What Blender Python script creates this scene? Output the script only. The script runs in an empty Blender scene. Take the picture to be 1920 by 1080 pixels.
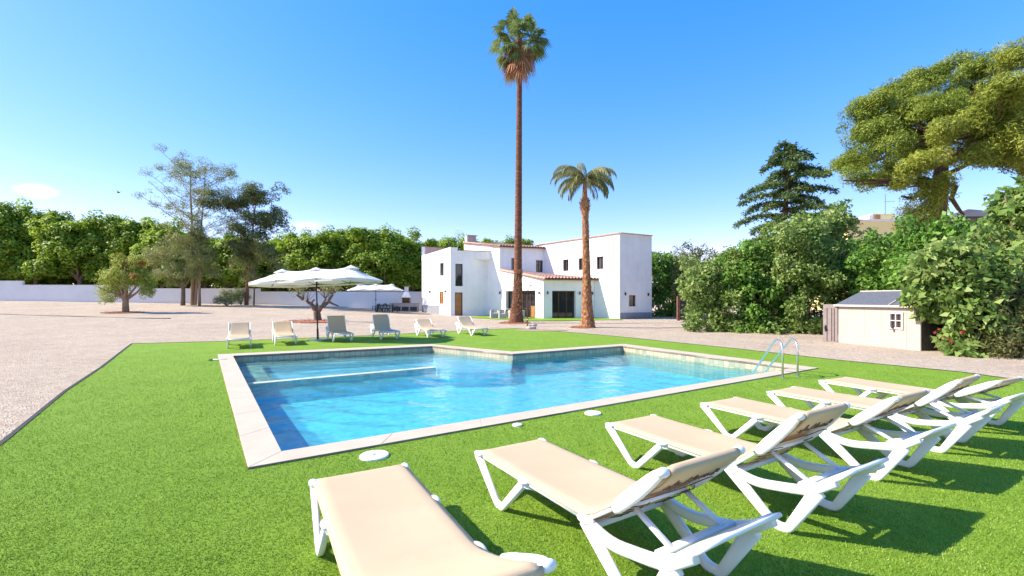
import bpy, bmesh, math, random
import numpy as np
from mathutils import Vector, Matrix
from mathutils.geometry import delaunay_2d_cdt
R = math.radians
S = bpy.context.scene
C = S.collection
rng = np.random.default_rng(7)
random.seed(7)

# ------------------------------------------------------------------ camera, sky, sun, exposure
CH, F, HZ = 1.6, 860.0, 560.0          # eye height, focal length and horizon row (for a 1920 px wide photo)
cam = bpy.data.cameras.new("camera")
cam.sensor_width = 36.0
cam.lens = F / 1920 * 36
cam.shift_y = (HZ - 540) / 1920
cam.clip_start = 0.05
cam.clip_end = 3000
camo = bpy.data.objects.new("camera", cam)
C.objects.link(camo)
camo.location = (0, 0, CH)
camo.rotation_euler = (R(90), 0, 0)
S.camera = camo

SUN_EL = 39.0
SUN_AZ = math.atan2(-1.0, -0.01)      # compass angle from +Y towards +X
world = bpy.data.worlds.new("World")
S.world = world
world.use_nodes = True
wn, wl = world.node_tree.nodes, world.node_tree.links
wn.clear()
wo = wn.new('ShaderNodeOutputWorld')
bg = wn.new('ShaderNodeBackground')
sky = wn.new('ShaderNodeTexSky')
sky.sky_type = 'NISHITA'
sky.sun_disc = False
sky.sun_elevation = R(SUN_EL)
sky.sun_rotation = SUN_AZ
sky.altitude = 0
sky.air_density = 1.0
sky.dust_density = 0.35
sky.ozone_density = 1.2
hs = wn.new('ShaderNodeHueSaturation')
hs.inputs['Saturation'].default_value = 1.95
hs.inputs['Value'].default_value = 1.3
hs.inputs['Hue'].default_value = 0.5
gm = wn.new('ShaderNodeGamma'); gm.inputs[1].default_value = .62
wl.new(sky.outputs[0], gm.inputs[0]); wl.new(gm.outputs[0], hs.inputs['Color'])
tn = wn.new('ShaderNodeMix'); tn.data_type = 'RGBA'; tn.blend_type = 'MULTIPLY'; tn.inputs['Factor'].default_value = 1
wl.new(hs.outputs[0], tn.inputs['A']); tn.inputs['B'].default_value = (1.0, .81, .98, 1)
# small soft clouds low in the left of the sky
tc = wn.new('ShaderNodeTexCoord')
def cloud(px, py, w, h, amt, prev):
    d = Vector(((px-960)/F, 1, (HZ-py)/F)).normalized()
    sub = wn.new('ShaderNodeVectorMath'); sub.operation = 'SUBTRACT'; sub.inputs[1].default_value = d
    nrm = wn.new('ShaderNodeVectorMath'); nrm.operation = 'NORMALIZE'
    wl.new(tc.outputs['Generated'], nrm.inputs[0]); wl.new(nrm.outputs[0], sub.inputs[0])
    sc = wn.new('ShaderNodeVectorMath'); sc.operation = 'MULTIPLY'; sc.inputs[1].default_value = (F/w, F/w, F/h)
    wl.new(sub.outputs[0], sc.inputs[0])
    ln = wn.new('ShaderNodeVectorMath'); ln.operation = 'LENGTH'; wl.new(sc.outputs[0], ln.inputs[0])
    nz = wn.new('ShaderNodeTexNoise'); nz.inputs['Scale'].default_value = 22; nz.inputs['Detail'].default_value = 5
    wl.new(nrm.outputs[0], nz.inputs['Vector'])
    ad = wn.new('ShaderNodeMath'); ad.operation = 'MULTIPLY_ADD'; ad.inputs[1].default_value = 1.2
    wl.new(nz.outputs[0], ad.inputs[0]); wl.new(ln.outputs['Value'], ad.inputs[2])
    mr = wn.new('ShaderNodeMapRange'); mr.interpolation_type = 'SMOOTHSTEP'
    mr.inputs['From Min'].default_value = 1.75; mr.inputs['From Max'].default_value = 0.75
    mr.inputs['To Max'].default_value = amt
    wl.new(ad.outputs[0], mr.inputs['Value'])
    mx = wn.new('ShaderNodeMix'); mx.data_type = 'RGBA'
    wl.new(mr.outputs[0], mx.inputs['Factor']); wl.new(prev, mx.inputs['A'])
    mx.inputs['B'].default_value = (4.2, 4.2, 4.3, 1)
    return mx.outputs['Result']
col = cloud(70, 358, 26, 10, 0.7, tn.outputs['Result'])
col = cloud(575, 425, 36, 12, 0.3, col)
wl.new(col, bg.inputs['Color'])
bg.inputs['Strength'].default_value = 0.15
wl.new(bg.outputs[0], wo.inputs['Surface'])

sl = bpy.data.lights.new("sun", 'SUN')
sl.energy = 3.15
sl.angle = R(0.5)
sl.color = (1.0, 0.90, 0.77)
so = bpy.data.objects.new("sun", sl)
C.objects.link(so)
e = R(SUN_EL)
sd = Vector((math.sin(SUN_AZ)*math.cos(e), math.cos(SUN_AZ)*math.cos(e), math.sin(e)))
so.rotation_euler = (-sd).to_track_quat('-Z', 'Y').to_euler()
so.location = (-20, -5, 30)
S.view_settings.view_transform = 'Standard'
S.view_settings.look = 'None'
S.view_settings.gamma = 1
S.view_settings.exposure = 1.52
S.cycles.max_bounces = 8
S.cycles.transparent_max_bounces = 16
S.cycles.caustics_reflective = False
S.cycles.caustics_refractive = False

# ------------------------------------------------------------------ measuring helpers
def tz(x, y):
    """height of the gravel: level round the lawn, rising to the far left"""
    w = np.interp(x, [-60, -51, -25, -17, -9.6, -4, 0], [1.4, 1.4, 1.0, .75, .3, .05, 0])
    t = np.clip((y - 18) / 28, 0, 1)
    return w * t
def G(px, py):
    """ground point seen at (px,py)"""
    d = CH * F / (py - HZ)
    for _ in range(200):
        x = (px-960)/F*d
        dn = (CH - float(tz(x, d))) * F / (py - HZ)
        d += (dn-d)*0.2
    return Vector(((px-960)/F*d, d, float(tz((px-960)/F*d, d))))
def P(px, py, z=0.0):
    d = (CH - z) * F / (py - HZ)
    return Vector(((px-960)/F*d, d, z))
def Q(px, d, z=0.0):
    return Vector(((px-960)/F*d, d, z))
def Z(py, d):
    return CH + (HZ - py) * d / F

# ------------------------------------------------------------------ materials
M = {}
def mat(name, build=None, base=(.8, .8, .8), rough=.6, spec=.5, metal=0.0):
    m = bpy.data.materials.new(name); m.use_nodes = True
    n, l = m.node_tree.nodes, m.node_tree.links
    b = n['Principled BSDF']
    b.inputs['Base Color'].default_value = (*base, 1)
    b.inputs['Roughness'].default_value = rough
    b.inputs['Specular IOR Level'].default_value = spec
    b.inputs['Metallic'].default_value = metal
    if build: build(n, l, b)
    M[name] = m
    return m
def noise(n, l, scale, detail=4, rough=.6, coord='Object', vec=None, dist=0.0):
    t = n.new('ShaderNodeTexNoise'); t.inputs['Scale'].default_value = scale
    t.inputs['Detail'].default_value = detail; t.inputs['Roughness'].default_value = rough
    t.inputs['Distortion'].default_value = dist
    if vec is None:
        c = n.new('ShaderNodeTexCoord'); vec = c.outputs[coord]
    l.new(vec, t.inputs['Vector'])
    return t.outputs[0]
def ramp(n, l, fac, stops):
    r = n.new('ShaderNodeValToRGB'); l.new(fac, r.inputs[0])
    el = r.color_ramp.elements
    while len(el) < len(stops): el.new(0.5)
    for e_, (p, c) in zip(el, stops):
        e_.position = p; e_.color = (*c, 1)
    return r.outputs[0]
def mixc(n, l, fac, a, b, mode='MIX'):
    m = n.new('ShaderNodeMix'); m.data_type = 'RGBA'; m.blend_type = mode
    for s, v in (('Factor', fac), ('A', a), ('B', b)):
        if hasattr(v, 'is_linked'): l.new(v, m.inputs[s])
        elif isinstance(v, tuple): m.inputs[s].default_value = (*v, 1)
        else: m.inputs[s].default_value = v
    return m.outputs['Result']
def bump(n, l, b, h, strength=.3, dist=.02):
    u = n.new('ShaderNodeBump'); u.inputs['Strength'].default_value = strength; u.inputs['Distance'].default_value = dist
    l.new(h, u.inputs['Height']); l.new(u.outputs[0], b.inputs['Normal'])
    return u
def simple(name, c0, c1, scale=8, rough=.6, bs=.0, bd=.01, bscale=None, spec=.4, metal=0.0, detail=5):
    def bld(n, l, b):
        f = noise(n, l, scale, detail)
        l.new(ramp(n, l, f, [(.3, c0), (.7, c1)]), b.inputs['Base Color'])
        if bs: bump(n, l, b, noise(n, l, bscale or scale*4, 4), bs, bd)
    return mat(name, bld, rough=rough, spec=spec, metal=metal)

def b_gravel(n, l, b):
    c = n.new('ShaderNodeTexCoord')
    v = n.new('ShaderNodeTexVoronoi'); v.inputs['Scale'].default_value = 26; l.new(c.outputs['Object'], v.inputs['Vector'])
    v2 = n.new('ShaderNodeTexVoronoi'); v2.inputs['Scale'].default_value = 60; l.new(c.outputs['Object'], v2.inputs['Vector'])
    bw = n.new('ShaderNodeSeparateColor'); l.new(v.outputs['Color'], bw.inputs[0])
    stones = ramp(n, l, bw.outputs[0], [(0, (.27, .20, .14)), (.3, (.50, .395, .295)), (.65, (.66, .54, .42)), (1, (.82, .71, .58))])
    big = noise(n, l, .35, 5, .65, vec=c.outputs['Object'])
    bigc = ramp(n, l, big, [(.3, (.86, .84, .83)), (.6, (1, 1, 1))])
    mid = noise(n, l, 3.2, 6, .7, vec=c.outputs['Object'])
    midc = ramp(n, l, mid, [(.30, (.80, .77, .74)), (.55, (1, 1, 1))])
    cc = mixc(n, l, .5, stones, (.80, .655, .475))
    cc = mixc(n, l, 1.0, cc, bigc, 'MULTIPLY'); cc = mixc(n, l, 1.0, cc, midc, 'MULTIPLY')
    l.new(cc, b.inputs['Base Color'])
    ad = n.new('ShaderNodeMath'); ad.operation = 'ADD'; l.new(v.outputs['Distance'], ad.inputs[0]); l.new(v2.outputs['Distance'], ad.inputs[1])
    bump(n, l, b, ad.outputs[0], 1.0, .03)
mat('gravel', b_gravel, rough=.95, spec=.15)

def b_turf(n, l, b):
    c = n.new('ShaderNodeTexCoord')
    f = noise(n, l, 150, 3, .8, vec=c.outputs['Object'])
    g = noise(n, l, 1.1, 5, .6, vec=c.outputs['Object'])
    c1 = ramp(n, l, f, [(.28, (.10, .19, .014)), (.45, (.18, .31, .026)), (.58, (.22, .36, .034)), (.75, (.34, .45, .08))])
    c2 = ramp(n, l, g, [(.3, (.86, .92, .8)), (.7, (1.1, 1.05, 1.1))])
    mp = n.new('ShaderNodeMapping'); mp.inputs['Scale'].default_value = (9, .6, 1); mp.inputs['Rotation'].default_value = (0, 0, R(34))
    l.new(c.outputs['Object'], mp.inputs[0])
    st = noise(n, l, 1.0, 3, .5, vec=mp.outputs[0])
    c3 = ramp(n, l, st, [(.35, (.93, .95, .93)), (.6, (1.04, 1.03, 1.0))])
    cc = mixc(n, l, 1.0, c1, c2, 'MULTIPLY'); cc = mixc(n, l, 1.0, cc, c3, 'MULTIPLY')
    l.new(cc, b.inputs['Base Color'])
    bump(n, l, b, f, .6, .02)
mat('turf', b_turf, rough=.85, spec=.2)

def leafmat(name, dark, mid, light, trans=.35, rough=.55, clump=.6):
    m = bpy.data.materials.new(name); m.use_nodes = True
    n, l = m.node_tree.nodes, m.node_tree.links
    n.clear()
    o = n.new('ShaderNodeOutputMaterial')
    at = n.new('ShaderNodeAttribute'); at.attribute_name = 'tint'
    f = noise(n, l, clump, 3, .6)
    ad = n.new('ShaderNodeMath'); ad.operation = 'MULTIPLY_ADD'; ad.inputs[1].default_value = .55
    l.new(at.outputs['Fac'], ad.inputs[0])
    sc = n.new('ShaderNodeMath'); sc.operation = 'MULTIPLY_ADD'; sc.inputs[1].default_value = 1.1; sc.inputs[2].default_value = -.3
    l.new(f, sc.inputs[0]); l.new(sc.outputs[0], ad.inputs[2])
    col = ramp(n, l, ad.outputs[0], [(.12, dark), (.5, mid), (.9, light)])
    p = n.new('ShaderNodeBsdfPrincipled'); p.inputs['Roughness'].default_value = rough; p.inputs['Specular IOR Level'].default_value = .35
    l.new(col, p.inputs['Base Color'])
    t = n.new('ShaderNodeBsdfTranslucent')
    tcol = mixc(n, l, .5, col, light)
    l.new(tcol, t.inputs['Color'])
    mx = n.new('ShaderNodeMixShader'); mx.inputs[0].default_value = trans
    l.new(p.outputs[0], mx.inputs[1]); l.new(t.outputs[0], mx.inputs[2]); l.new(mx.outputs[0], o.inputs['Surface'])
    M[name] = m
leafmat('leaf_row', (.08, .16, .012), (.20, .34, .025), (.40, .52, .05), .45)
leafmat('leaf_broad', (.08, .17, .03), (.19, .31, .06), (.42, .50, .17), .35)
leafmat('leaf_broad_deep', (.06, .16, .025), (.14, .31, .04), (.32, .48, .10), .35)
leafmat('leaf_olive', (.07, .08, .02), (.14, .15, .05), (.24, .20, .08), .25)
leafmat('leaf_pine', (.07, .12, .015), (.19, .27, .03), (.40, .46, .07), .3, clump=.5)
leafmat('leaf_pine_gold', (.12, .16, .018), (.28, .34, .04), (.48, .51, .09), .3, clump=.5)
leafmat('leaf_cedar', (.045, .09, .035), (.10, .18, .055), (.22, .30, .10), .25)
leafmat('leaf_fine', (.10, .14, .05), (.20, .26, .09), (.34, .38, .14), .4)
leafmat('leaf_dark', (.04, .07, .03), (.09, .14, .05), (.22, .26, .09), .35)
leafmat('leaf_brownish', (.12, .15, .04), (.24, .28, .08), (.40, .39, .14), .35)
leafmat('leaf_small', (.13, .21, .02), (.31, .41, .05), (.52, .52, .10), .35, clump=1.5)
leafmat('leaf_red', (.35, .08, .02), (.5, .13, .04), (.6, .2, .06), .35)
leafmat('leaf_palm', (.04, .08, .03), (.10, .17, .05), (.26, .32, .11), .35)
leafmat('leaf_palm_grey', (.09, .12, .05), (.19, .22, .085), (.38, .37, .16), .35)
leafmat('leaf_dead', (.20, .09, .045), (.38, .19, .10), (.55, .32, .18), .15, rough=.8)
leafmat('grass_blade', (.10, .21, .014), (.21, .35, .028), (.38, .49, .09), .3, clump=2)
leafmat('flower', (.5, .02, .04), (.65, .04, .07), (.8, .12, .12), .3)
simple('bark', (.09, .06, .04), (.24, .17, .12), 9, .9, .6, .03)
simple('bark_pale', (.20, .13, .08), (.42, .29, .18), 9, .9, .6, .03)
simple('bark_pine', (.06, .035, .025), (.22, .13, .09), 7, .9, .7, .05)
simple('bark_red', (.16, .07, .035), (.34, .16, .08), 9, .9, .6, .03)
def b_palm(n, l, b):
    c = n.new('ShaderNodeTexCoord')
    mp = n.new('ShaderNodeMapping'); mp.inputs['Scale'].default_value = (2, 2, 11); l.new(c.outputs['Object'], mp.inputs[0])
    f = noise(n, l, 1.6, 5, .65, vec=mp.outputs[0])
    g = noise(n, l, .5, 3, .5, vec=c.outputs['Object'])
    k = ramp(n, l, f, [(.28, (.06, .030, .020)), (.52, (.19, .09, .052)), (.75, (.33, .175, .105))])
    k = mixc(n, l, 1.0, k, ramp(n, l, g, [(.3, (.8, .85, .9)), (.7, (1.1, 1, .95))]), 'MULTIPLY')
    l.new(k, b.inputs['Base Color'])
    bump(n, l, b, f, .8, .04)
mat('palm_trunk', b_palm, rough=.9, spec=.15)
def b_palm2(n, l, b):
    c = n.new('ShaderNodeTexCoord')
    v = n.new('ShaderNodeTexVoronoi'); v.inputs['Scale'].default_value = 6.5
    mp = n.new('ShaderNodeMapping'); mp.inputs['Scale'].default_value = (1, 1, .75); l.new(c.outputs['Object'], mp.inputs[0]); l.new(mp.outputs[0], v.inputs['Vector'])
    f = noise(n, l, 12, 4, vec=c.outputs['Object'])
    k = ramp(n, l, v.outputs['Distance'], [(.05, (.50, .28, .15)), (.45, (.34, .14, .06)), (.8, (.09, .04, .02))])
    k = mixc(n, l, .4, k, ramp(n, l, f, [(.3, (.12, .05, .03)), (.7, (.62, .32, .15))]))
    l.new(k, b.inputs['Base Color'])
    bump(n, l, b, v.outputs['Distance'], .9, .06)
mat('palm_boots', b_palm2, rough=.9, spec=.15)
def b_plaster(n, l, b):
    f = noise(n, l, .8, 6, .65); g = noise(n, l, 30, 4)
    k = ramp(n, l, f, [(.25, (.77, .765, .75)), (.6, (.87, .865, .85))])
    c = n.new('ShaderNodeTexCoord'); mp = n.new('ShaderNodeMapping'); mp.inputs['Scale'].default_value = (3.5, 3.5, .22); l.new(c.outputs['Object'], mp.inputs[0])
    st = noise(n, l, 1.0, 5, .6, vec=mp.outputs[0]); k = mixc(n, l, 1.0, k, ramp(n, l, st, [(.30, (.945, .94, .93)), (.5, (1, 1, 1))]), 'MULTIPLY')
    l.new(k, b.inputs['Base Color']); bump(n, l, b, g, .12, .004)
mat('plaster', b_plaster, rough=.9, spec=.2)
simple('plaster_wall', (.68, .67, .66), (.76, .75, .74), .6, .9, .1, .005, 25, spec=.2, detail=7)
simple('plaster_pink', (.55, .33, .27), (.66, .45, .38), 3, .9, .1, .01)
simple('terracotta', (.50, .25, .18), (.74, .47, .36), 5, .85, .3, .01)
simple('terracotta_dark', (.16, .09, .07), (.26, .14, .10), 5, .85)
simple('plinth', (.22, .23, .26), (.34, .35, .38), 6, .8, .2, .01)
simple('wood_warm', (.30, .13, .04), (.46, .22, .07), 4, .5, .1, .005)
simple('wood_dark', (.05, .025, .015), (.11, .055, .03), 5, .45)
simple('wood_rust', (.14, .06, .045), (.22, .10, .075), 4, .8)
simple('dark_board_shade', (.035, .03, .035), (.06, .05, .055), 4, .8)  # gate boards; also stands in for shade in barbecue niches and behind the hedge
simple('interior', (.05, .045, .04), (.13, .11, .09), 1.5, .9)
simple('curtain', (.18, .17, .16), (.32, .30, .28), 3, .9)
mat('black_metal', base=(.02, .02, .022), rough=.4)
mat('grey_metal', base=(.35, .36, .38), rough=.4, metal=.8)
mat('steel', base=(.66, .65, .64), rough=.3, metal=.9)
def b_glass(n, l, b):
    f = noise(n, l, .7, 3)
    l.new(ramp(n, l, f, [(.35, (.012, .014, .018)), (.7, (.05, .05, .055))]), b.inputs['Base Color'])
mat('glass', b_glass, rough=.04, spec=.8)
simple('coping', (.50, .415, .31), (.57, .475, .355), 2.5, .75, .06, .003, 60, spec=.3)
simple('grout', (.42, .36, .28), (.46, .40, .31), 8, .9)
def tile_mat(name, ca, cb, grout, s=.1):
    def bld(n, l, b):
        geo = n.new('ShaderNodeNewGeometry'); c = n.new('ShaderNodeTexCoord')
        # small square mosaic, laid on every face by its own two axes
        br = []
        sx = n.new('ShaderNodeSeparateXYZ'); l.new(c.outputs['UV'], sx.inputs[0])
        def frac(o):
            a = n.new('ShaderNodeMath'); a.operation = 'DIVIDE'; a.inputs[1].default_value = s; l.new(o, a.inputs[0])
            q = n.new('ShaderNodeMath'); q.operation = 'PINGPONG'; q.inputs[1].default_value = .5; l.new(a.outputs[0], q.inputs[0])
            g = n.new('ShaderNodeMath'); g.operation = 'LESS_THAN'; g.inputs[1].default_value = .045; l.new(q.outputs[0], g.inputs[0])
            return g.outputs[0]
        mxx = n.new('ShaderNodeMath'); mxx.operation = 'MAXIMUM'; l.new(frac(sx.outputs[0]), mxx.inputs[0]); l.new(frac(sx.outputs[1]), mxx.inputs[1])
        f = noise(n, l, 2.2, 4)
        k = ramp(n, l, f, [(.3, ca), (.7, cb)])
        dv = n.new('ShaderNodeVectorMath'); dv.operation = 'SCALE'; dv.inputs['Scale'].default_value = 1/s*(2 if s > .2 else 1); l.new(c.outputs['UV'], dv.inputs[0])
        fl_ = n.new('ShaderNodeVectorMath'); fl_.operation = 'FLOOR'; l.new(dv.outputs[0], fl_.inputs[0])
        wn_ = n.new('ShaderNodeTexWhiteNoise'); wn_.noise_dimensions = '3D'; l.new(fl_.outputs[0], wn_.inputs['Vector'])
        k = mixc(n, l, 1.0, k, ramp(n, l, wn_.outputs['Value'], [(0, (.50, .74, .82)), (.5, (.92, .97, 1)), (1, (1.0, 1.0, 1.0))]), 'MULTIPLY')
        k = mixc(n, l, mxx.outputs[0], k, grout)
        l.new(k, b.inputs['Base Color'])
    return mat(name, bld, rough=.3, spec=.5)
tile_mat('tile_wall', (.50, .43, .27), (.58, .50, .33), (.26, .24, .18), .15)
tile_mat('tile_floor', (.30, .88, .95), (.40, .93, .96), (.20, .74, .88), .21)
tile_mat('tile_pale', (.42, .78, .86), (.50, .82, .87), (.34, .68, .78), .2)
tile_mat('tile_deep', (.05, .36, .60), (.10, .42, .62), (.04, .26, .45), .12)
tile_mat('tile_ledge', (.70, .66, .50), (.78, .73, .57), (.6, .57, .44), .15)
simple('grey_cloth_dark', (.05, .05, .055), (.09, .09, .1), 20, .9)
simple('wicker', (.36, .33, .30), (.50, .46, .42), 45, .8, .5, .01, 60)
simple('wicker_dark', (.04, .045, .05), (.09, .09, .1), 45, .8, .5, .01, 60)
simple('concrete', (.30, .28, .26), (.45, .42, .40), 5, .9, .3, .01)
simple('concrete_pale', (.55, .56, .58), (.66, .66, .68), 5, .9, .2, .01)
simple('firebrick', (.26, .18, .09), (.42, .30, .15), 9, .9)
simple('soot', (.012, .01, .01), (.04, .03, .025), 7, .95)
simple('mulch', (.30, .09, .045), (.58, .22, .12), 24, .95, .8, .03, 30)
simple('soil', (.30, .20, .15), (.48, .35, .28), 14, .95, .5, .02)
simple('stone', (.35, .28, .24), (.58, .50, .44), 9, .9, .4, .02)
simple('shed_wall', (.44, .37, .31), (.49, .415, .35), 2, .6, .05, .003, 40)
simple('shed_trim', (.66, .58, .50), (.72, .64, .56), 2, .6)
simple('shed_door', (.24, .20, .18), (.31, .265, .24), 6, .7, .1, .004)
simple('shed_side_shade', (.05, .042, .034), (.085, .07, .06), 6, .7)  # shed wall with the shade of its right side put into the colour
simple('shed_roof', (.075, .085, .105), (.12, .13, .155), 14, .8, .2, .005)
simple('yellow_wall', (.80, .62, .26), (.84, .68, .32), 2, .9)
simple('white_wall', (.66, .64, .62), (.74, .72, .70), 2, .9)
simple('roof_shingle', (.06, .06, .07), (.12, .115, .125), 12, .8, .3, .02)
simple('plastic_white', (.80, .80, .80), (.84, .84, .835), 1.5, .38, .03, .001, 90, spec=.45)
simple('plastic_black', (.012, .016, .022), (.03, .035, .04), 6, .5)
simple('cord', (.09, .055, .04), (.17, .11, .08), 30, .8)
mat('edging', base=(.012, .014, .012), rough=.7)
mat('bird', base=(.03, .03, .03), rough=.8)
def cloth(name, col, col2, trans, fine=420):
    m = bpy.data.materials.new(name); m.use_nodes = True
    n, l = m.node_tree.nodes, m.node_tree.links
    p = n['Principled BSDF']; o = n['Material Output']
    f = noise(n, l, 2.0, 4)
    k = ramp(n, l, f, [(.3, col), (.7, col2)]); l.new(k, p.inputs['Base Color'])
    p.inputs['Roughness'].default_value = .75; p.inputs['Specular IOR Level'].default_value = .25
    c = n.new('ShaderNodeTexCoord')
    w = n.new('ShaderNodeTexWave'); w.bands_direction = 'X'; w.inputs['Scale'].default_value = fine/6.28; l.new(c.outputs['Object'], w.inputs['Vector'])
    w2 = n.new('ShaderNodeTexWave'); w2.bands_direction = 'Y'; w2.inputs['Scale'].default_value = fine/6.28; l.new(c.outputs['Object'], w2.inputs['Vector'])
    ad = n.new('ShaderNodeMath'); l.new(w.outputs['Fac'], ad.inputs[0]); l.new(w2.outputs['Fac'], ad.inputs[1])
    bump(n, l, p, ad.outputs[0], .25, .002)
    t = n.new('ShaderNodeBsdfTranslucent'); l.new(k, t.inputs['Color'])
    mx = n.new('ShaderNodeMixShader'); mx.inputs[0].default_value = trans
    l.new(p.outputs[0], mx.inputs[1]); l.new(t.outputs[0], mx.inputs[2]); l.new(mx.outputs[0], o.inputs['Surface'])
    M[name] = m
cloth('sling', (.69, .535, .345), (.75, .59, .385), .27)
cloth('parasol', (.80, .79, .76), (.84, .83, .81), .22, 200)

def build_water():
    m = bpy.data.materials.new('pool_water'); m.use_nodes = True
    n, l = m.node_tree.nodes, m.node_tree.links
    n.clear()
    o = n.new('ShaderNodeOutputMaterial')
    c = n.new('ShaderNodeTexCoord')
    mp = n.new('ShaderNodeMapping'); mp.inputs['Scale'].default_value = (1.0, 1.7, 1); mp.inputs['Rotation'].default_value = (0, 0, R(8)); l.new(c.outputs['Object'], mp.inputs[0])
    f1 = noise(n, l, 4.2, 3, .6, vec=mp.outputs[0], dist=.6)
    f2 = noise(n, l, 13, 3, .6, vec=mp.outputs[0], dist=.8)
    ad = n.new('ShaderNodeMath'); ad.operation = 'MULTIPLY_ADD'; ad.inputs[1].default_value = .35; l.new(f2, ad.inputs[0]); l.new(f1, ad.inputs[2])
    u = n.new('ShaderNodeBump'); u.inputs['Strength'].default_value = 1.0; u.inputs['Distance'].default_value = .012; l.new(ad.outputs[0], u.inputs['Height'])
    u2 = n.new('ShaderNodeBump'); u2.inputs['Strength'].default_value = 1.0; u2.inputs['Distance'].default_value = .012; l.new(ad.outputs[0], u2.inputs['Height'])
    lw_ = n.new('ShaderNodeLayerWeight'); lw_.inputs['Blend'].default_value = .5; l.new(u.outputs[0], lw_.inputs['Normal'])
    pw = n.new('ShaderNodeMath'); pw.operation = 'POWER'; pw.inputs[1].default_value = 5; l.new(lw_.outputs['Facing'], pw.inputs[0])
    fr = n.new('ShaderNodeMath'); fr.operation = 'MULTIPLY_ADD'; fr.inputs[1].default_value = .8; fr.inputs[2].default_value = .02; l.new(pw.outputs[0], fr.inputs[0])
    gl = n.new('ShaderNodeBsdfGlossy'); gl.inputs['Roughness'].default_value = .015; l.new(u.outputs[0], gl.inputs['Normal'])
    tr = n.new('ShaderNodeBsdfTransparent'); tr.inputs[0].default_value = (.66, .96, 1, 1)
    rf = n.new('ShaderNodeBsdfRefraction'); rf.inputs['IOR'].default_value = 1.25; rf.inputs['Roughness'].default_value = 0; rf.inputs['Color'].default_value = (.66, .96, 1, 1); l.new(u2.outputs[0], rf.inputs['Normal'])
    m1 = n.new('ShaderNodeMixShader'); m1.inputs[0].default_value = .36; l.new(tr.outputs[0], m1.inputs[1]); l.new(rf.outputs[0], m1.inputs[2])
    m2 = n.new('ShaderNodeMixShader'); l.new(fr.outputs[0], m2.inputs[0]); l.new(m1.outputs[0], m2.inputs[1]); l.new(gl.outputs[0], m2.inputs[2])
    l.new(m2.outputs[0], o.inputs['Surface'])
    M['pool_water'] = m
build_water()

# ------------------------------------------------------------------ object helpers
def tag(o, label=None, cat=None, group=None, kind=None):
    if label: o['label'] = label
    if cat: o['category'] = cat
    if group: o['group'] = group
    if kind: o['kind'] = kind
    return o
def empty(name, loc, rz=0.0, label=None, cat=None, group=None):
    o = bpy.data.objects.new(name, None); C.objects.link(o)
    o.empty_display_size = .2
    o.location = loc; o.rotation_euler = (0, 0, rz)
    return tag(o, label, cat, group)
def copy_tree(o, parent=None):
    c = o.copy(); C.objects.link(c)
    if parent: c.parent = parent
    for ch in list(o.children): copy_tree(ch, c)
    return c
def np_mesh(name, V, Fc, material, parent=None, tint=None, smooth=False):
    """V (n,3), Fc (m,k) arrays -> object"""
    V = np.asarray(V, np.float32); Fc = np.asarray(Fc, np.int32)
    me = bpy.data.meshes.new(name)
    m, k = Fc.shape
    me.vertices.add(len(V)); me.vertices.foreach_set('co', V.ravel())
    me.loops.add(m*k); me.loops.foreach_set('vertex_index', Fc.ravel())
    me.polygons.add(m)
    me.polygons.foreach_set('loop_start', np.arange(0, m*k, k, dtype=np.int32))
    me.polygons.foreach_set('loop_total', np.full(m, k, np.int32))
    if tint is not None:
        a = me.attributes.new('tint', 'FLOAT', 'FACE'); a.data.foreach_set('value', np.asarray(tint, np.float32))
    me.update(); me.validate()
    me.materials.append(M[material])
    if smooth: me.polygons.foreach_set('use_smooth', np.ones(m, bool))
    o = bpy.data.objects.new(name, me); C.objects.link(o)
    if parent: o.parent = parent
    return o
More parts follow.
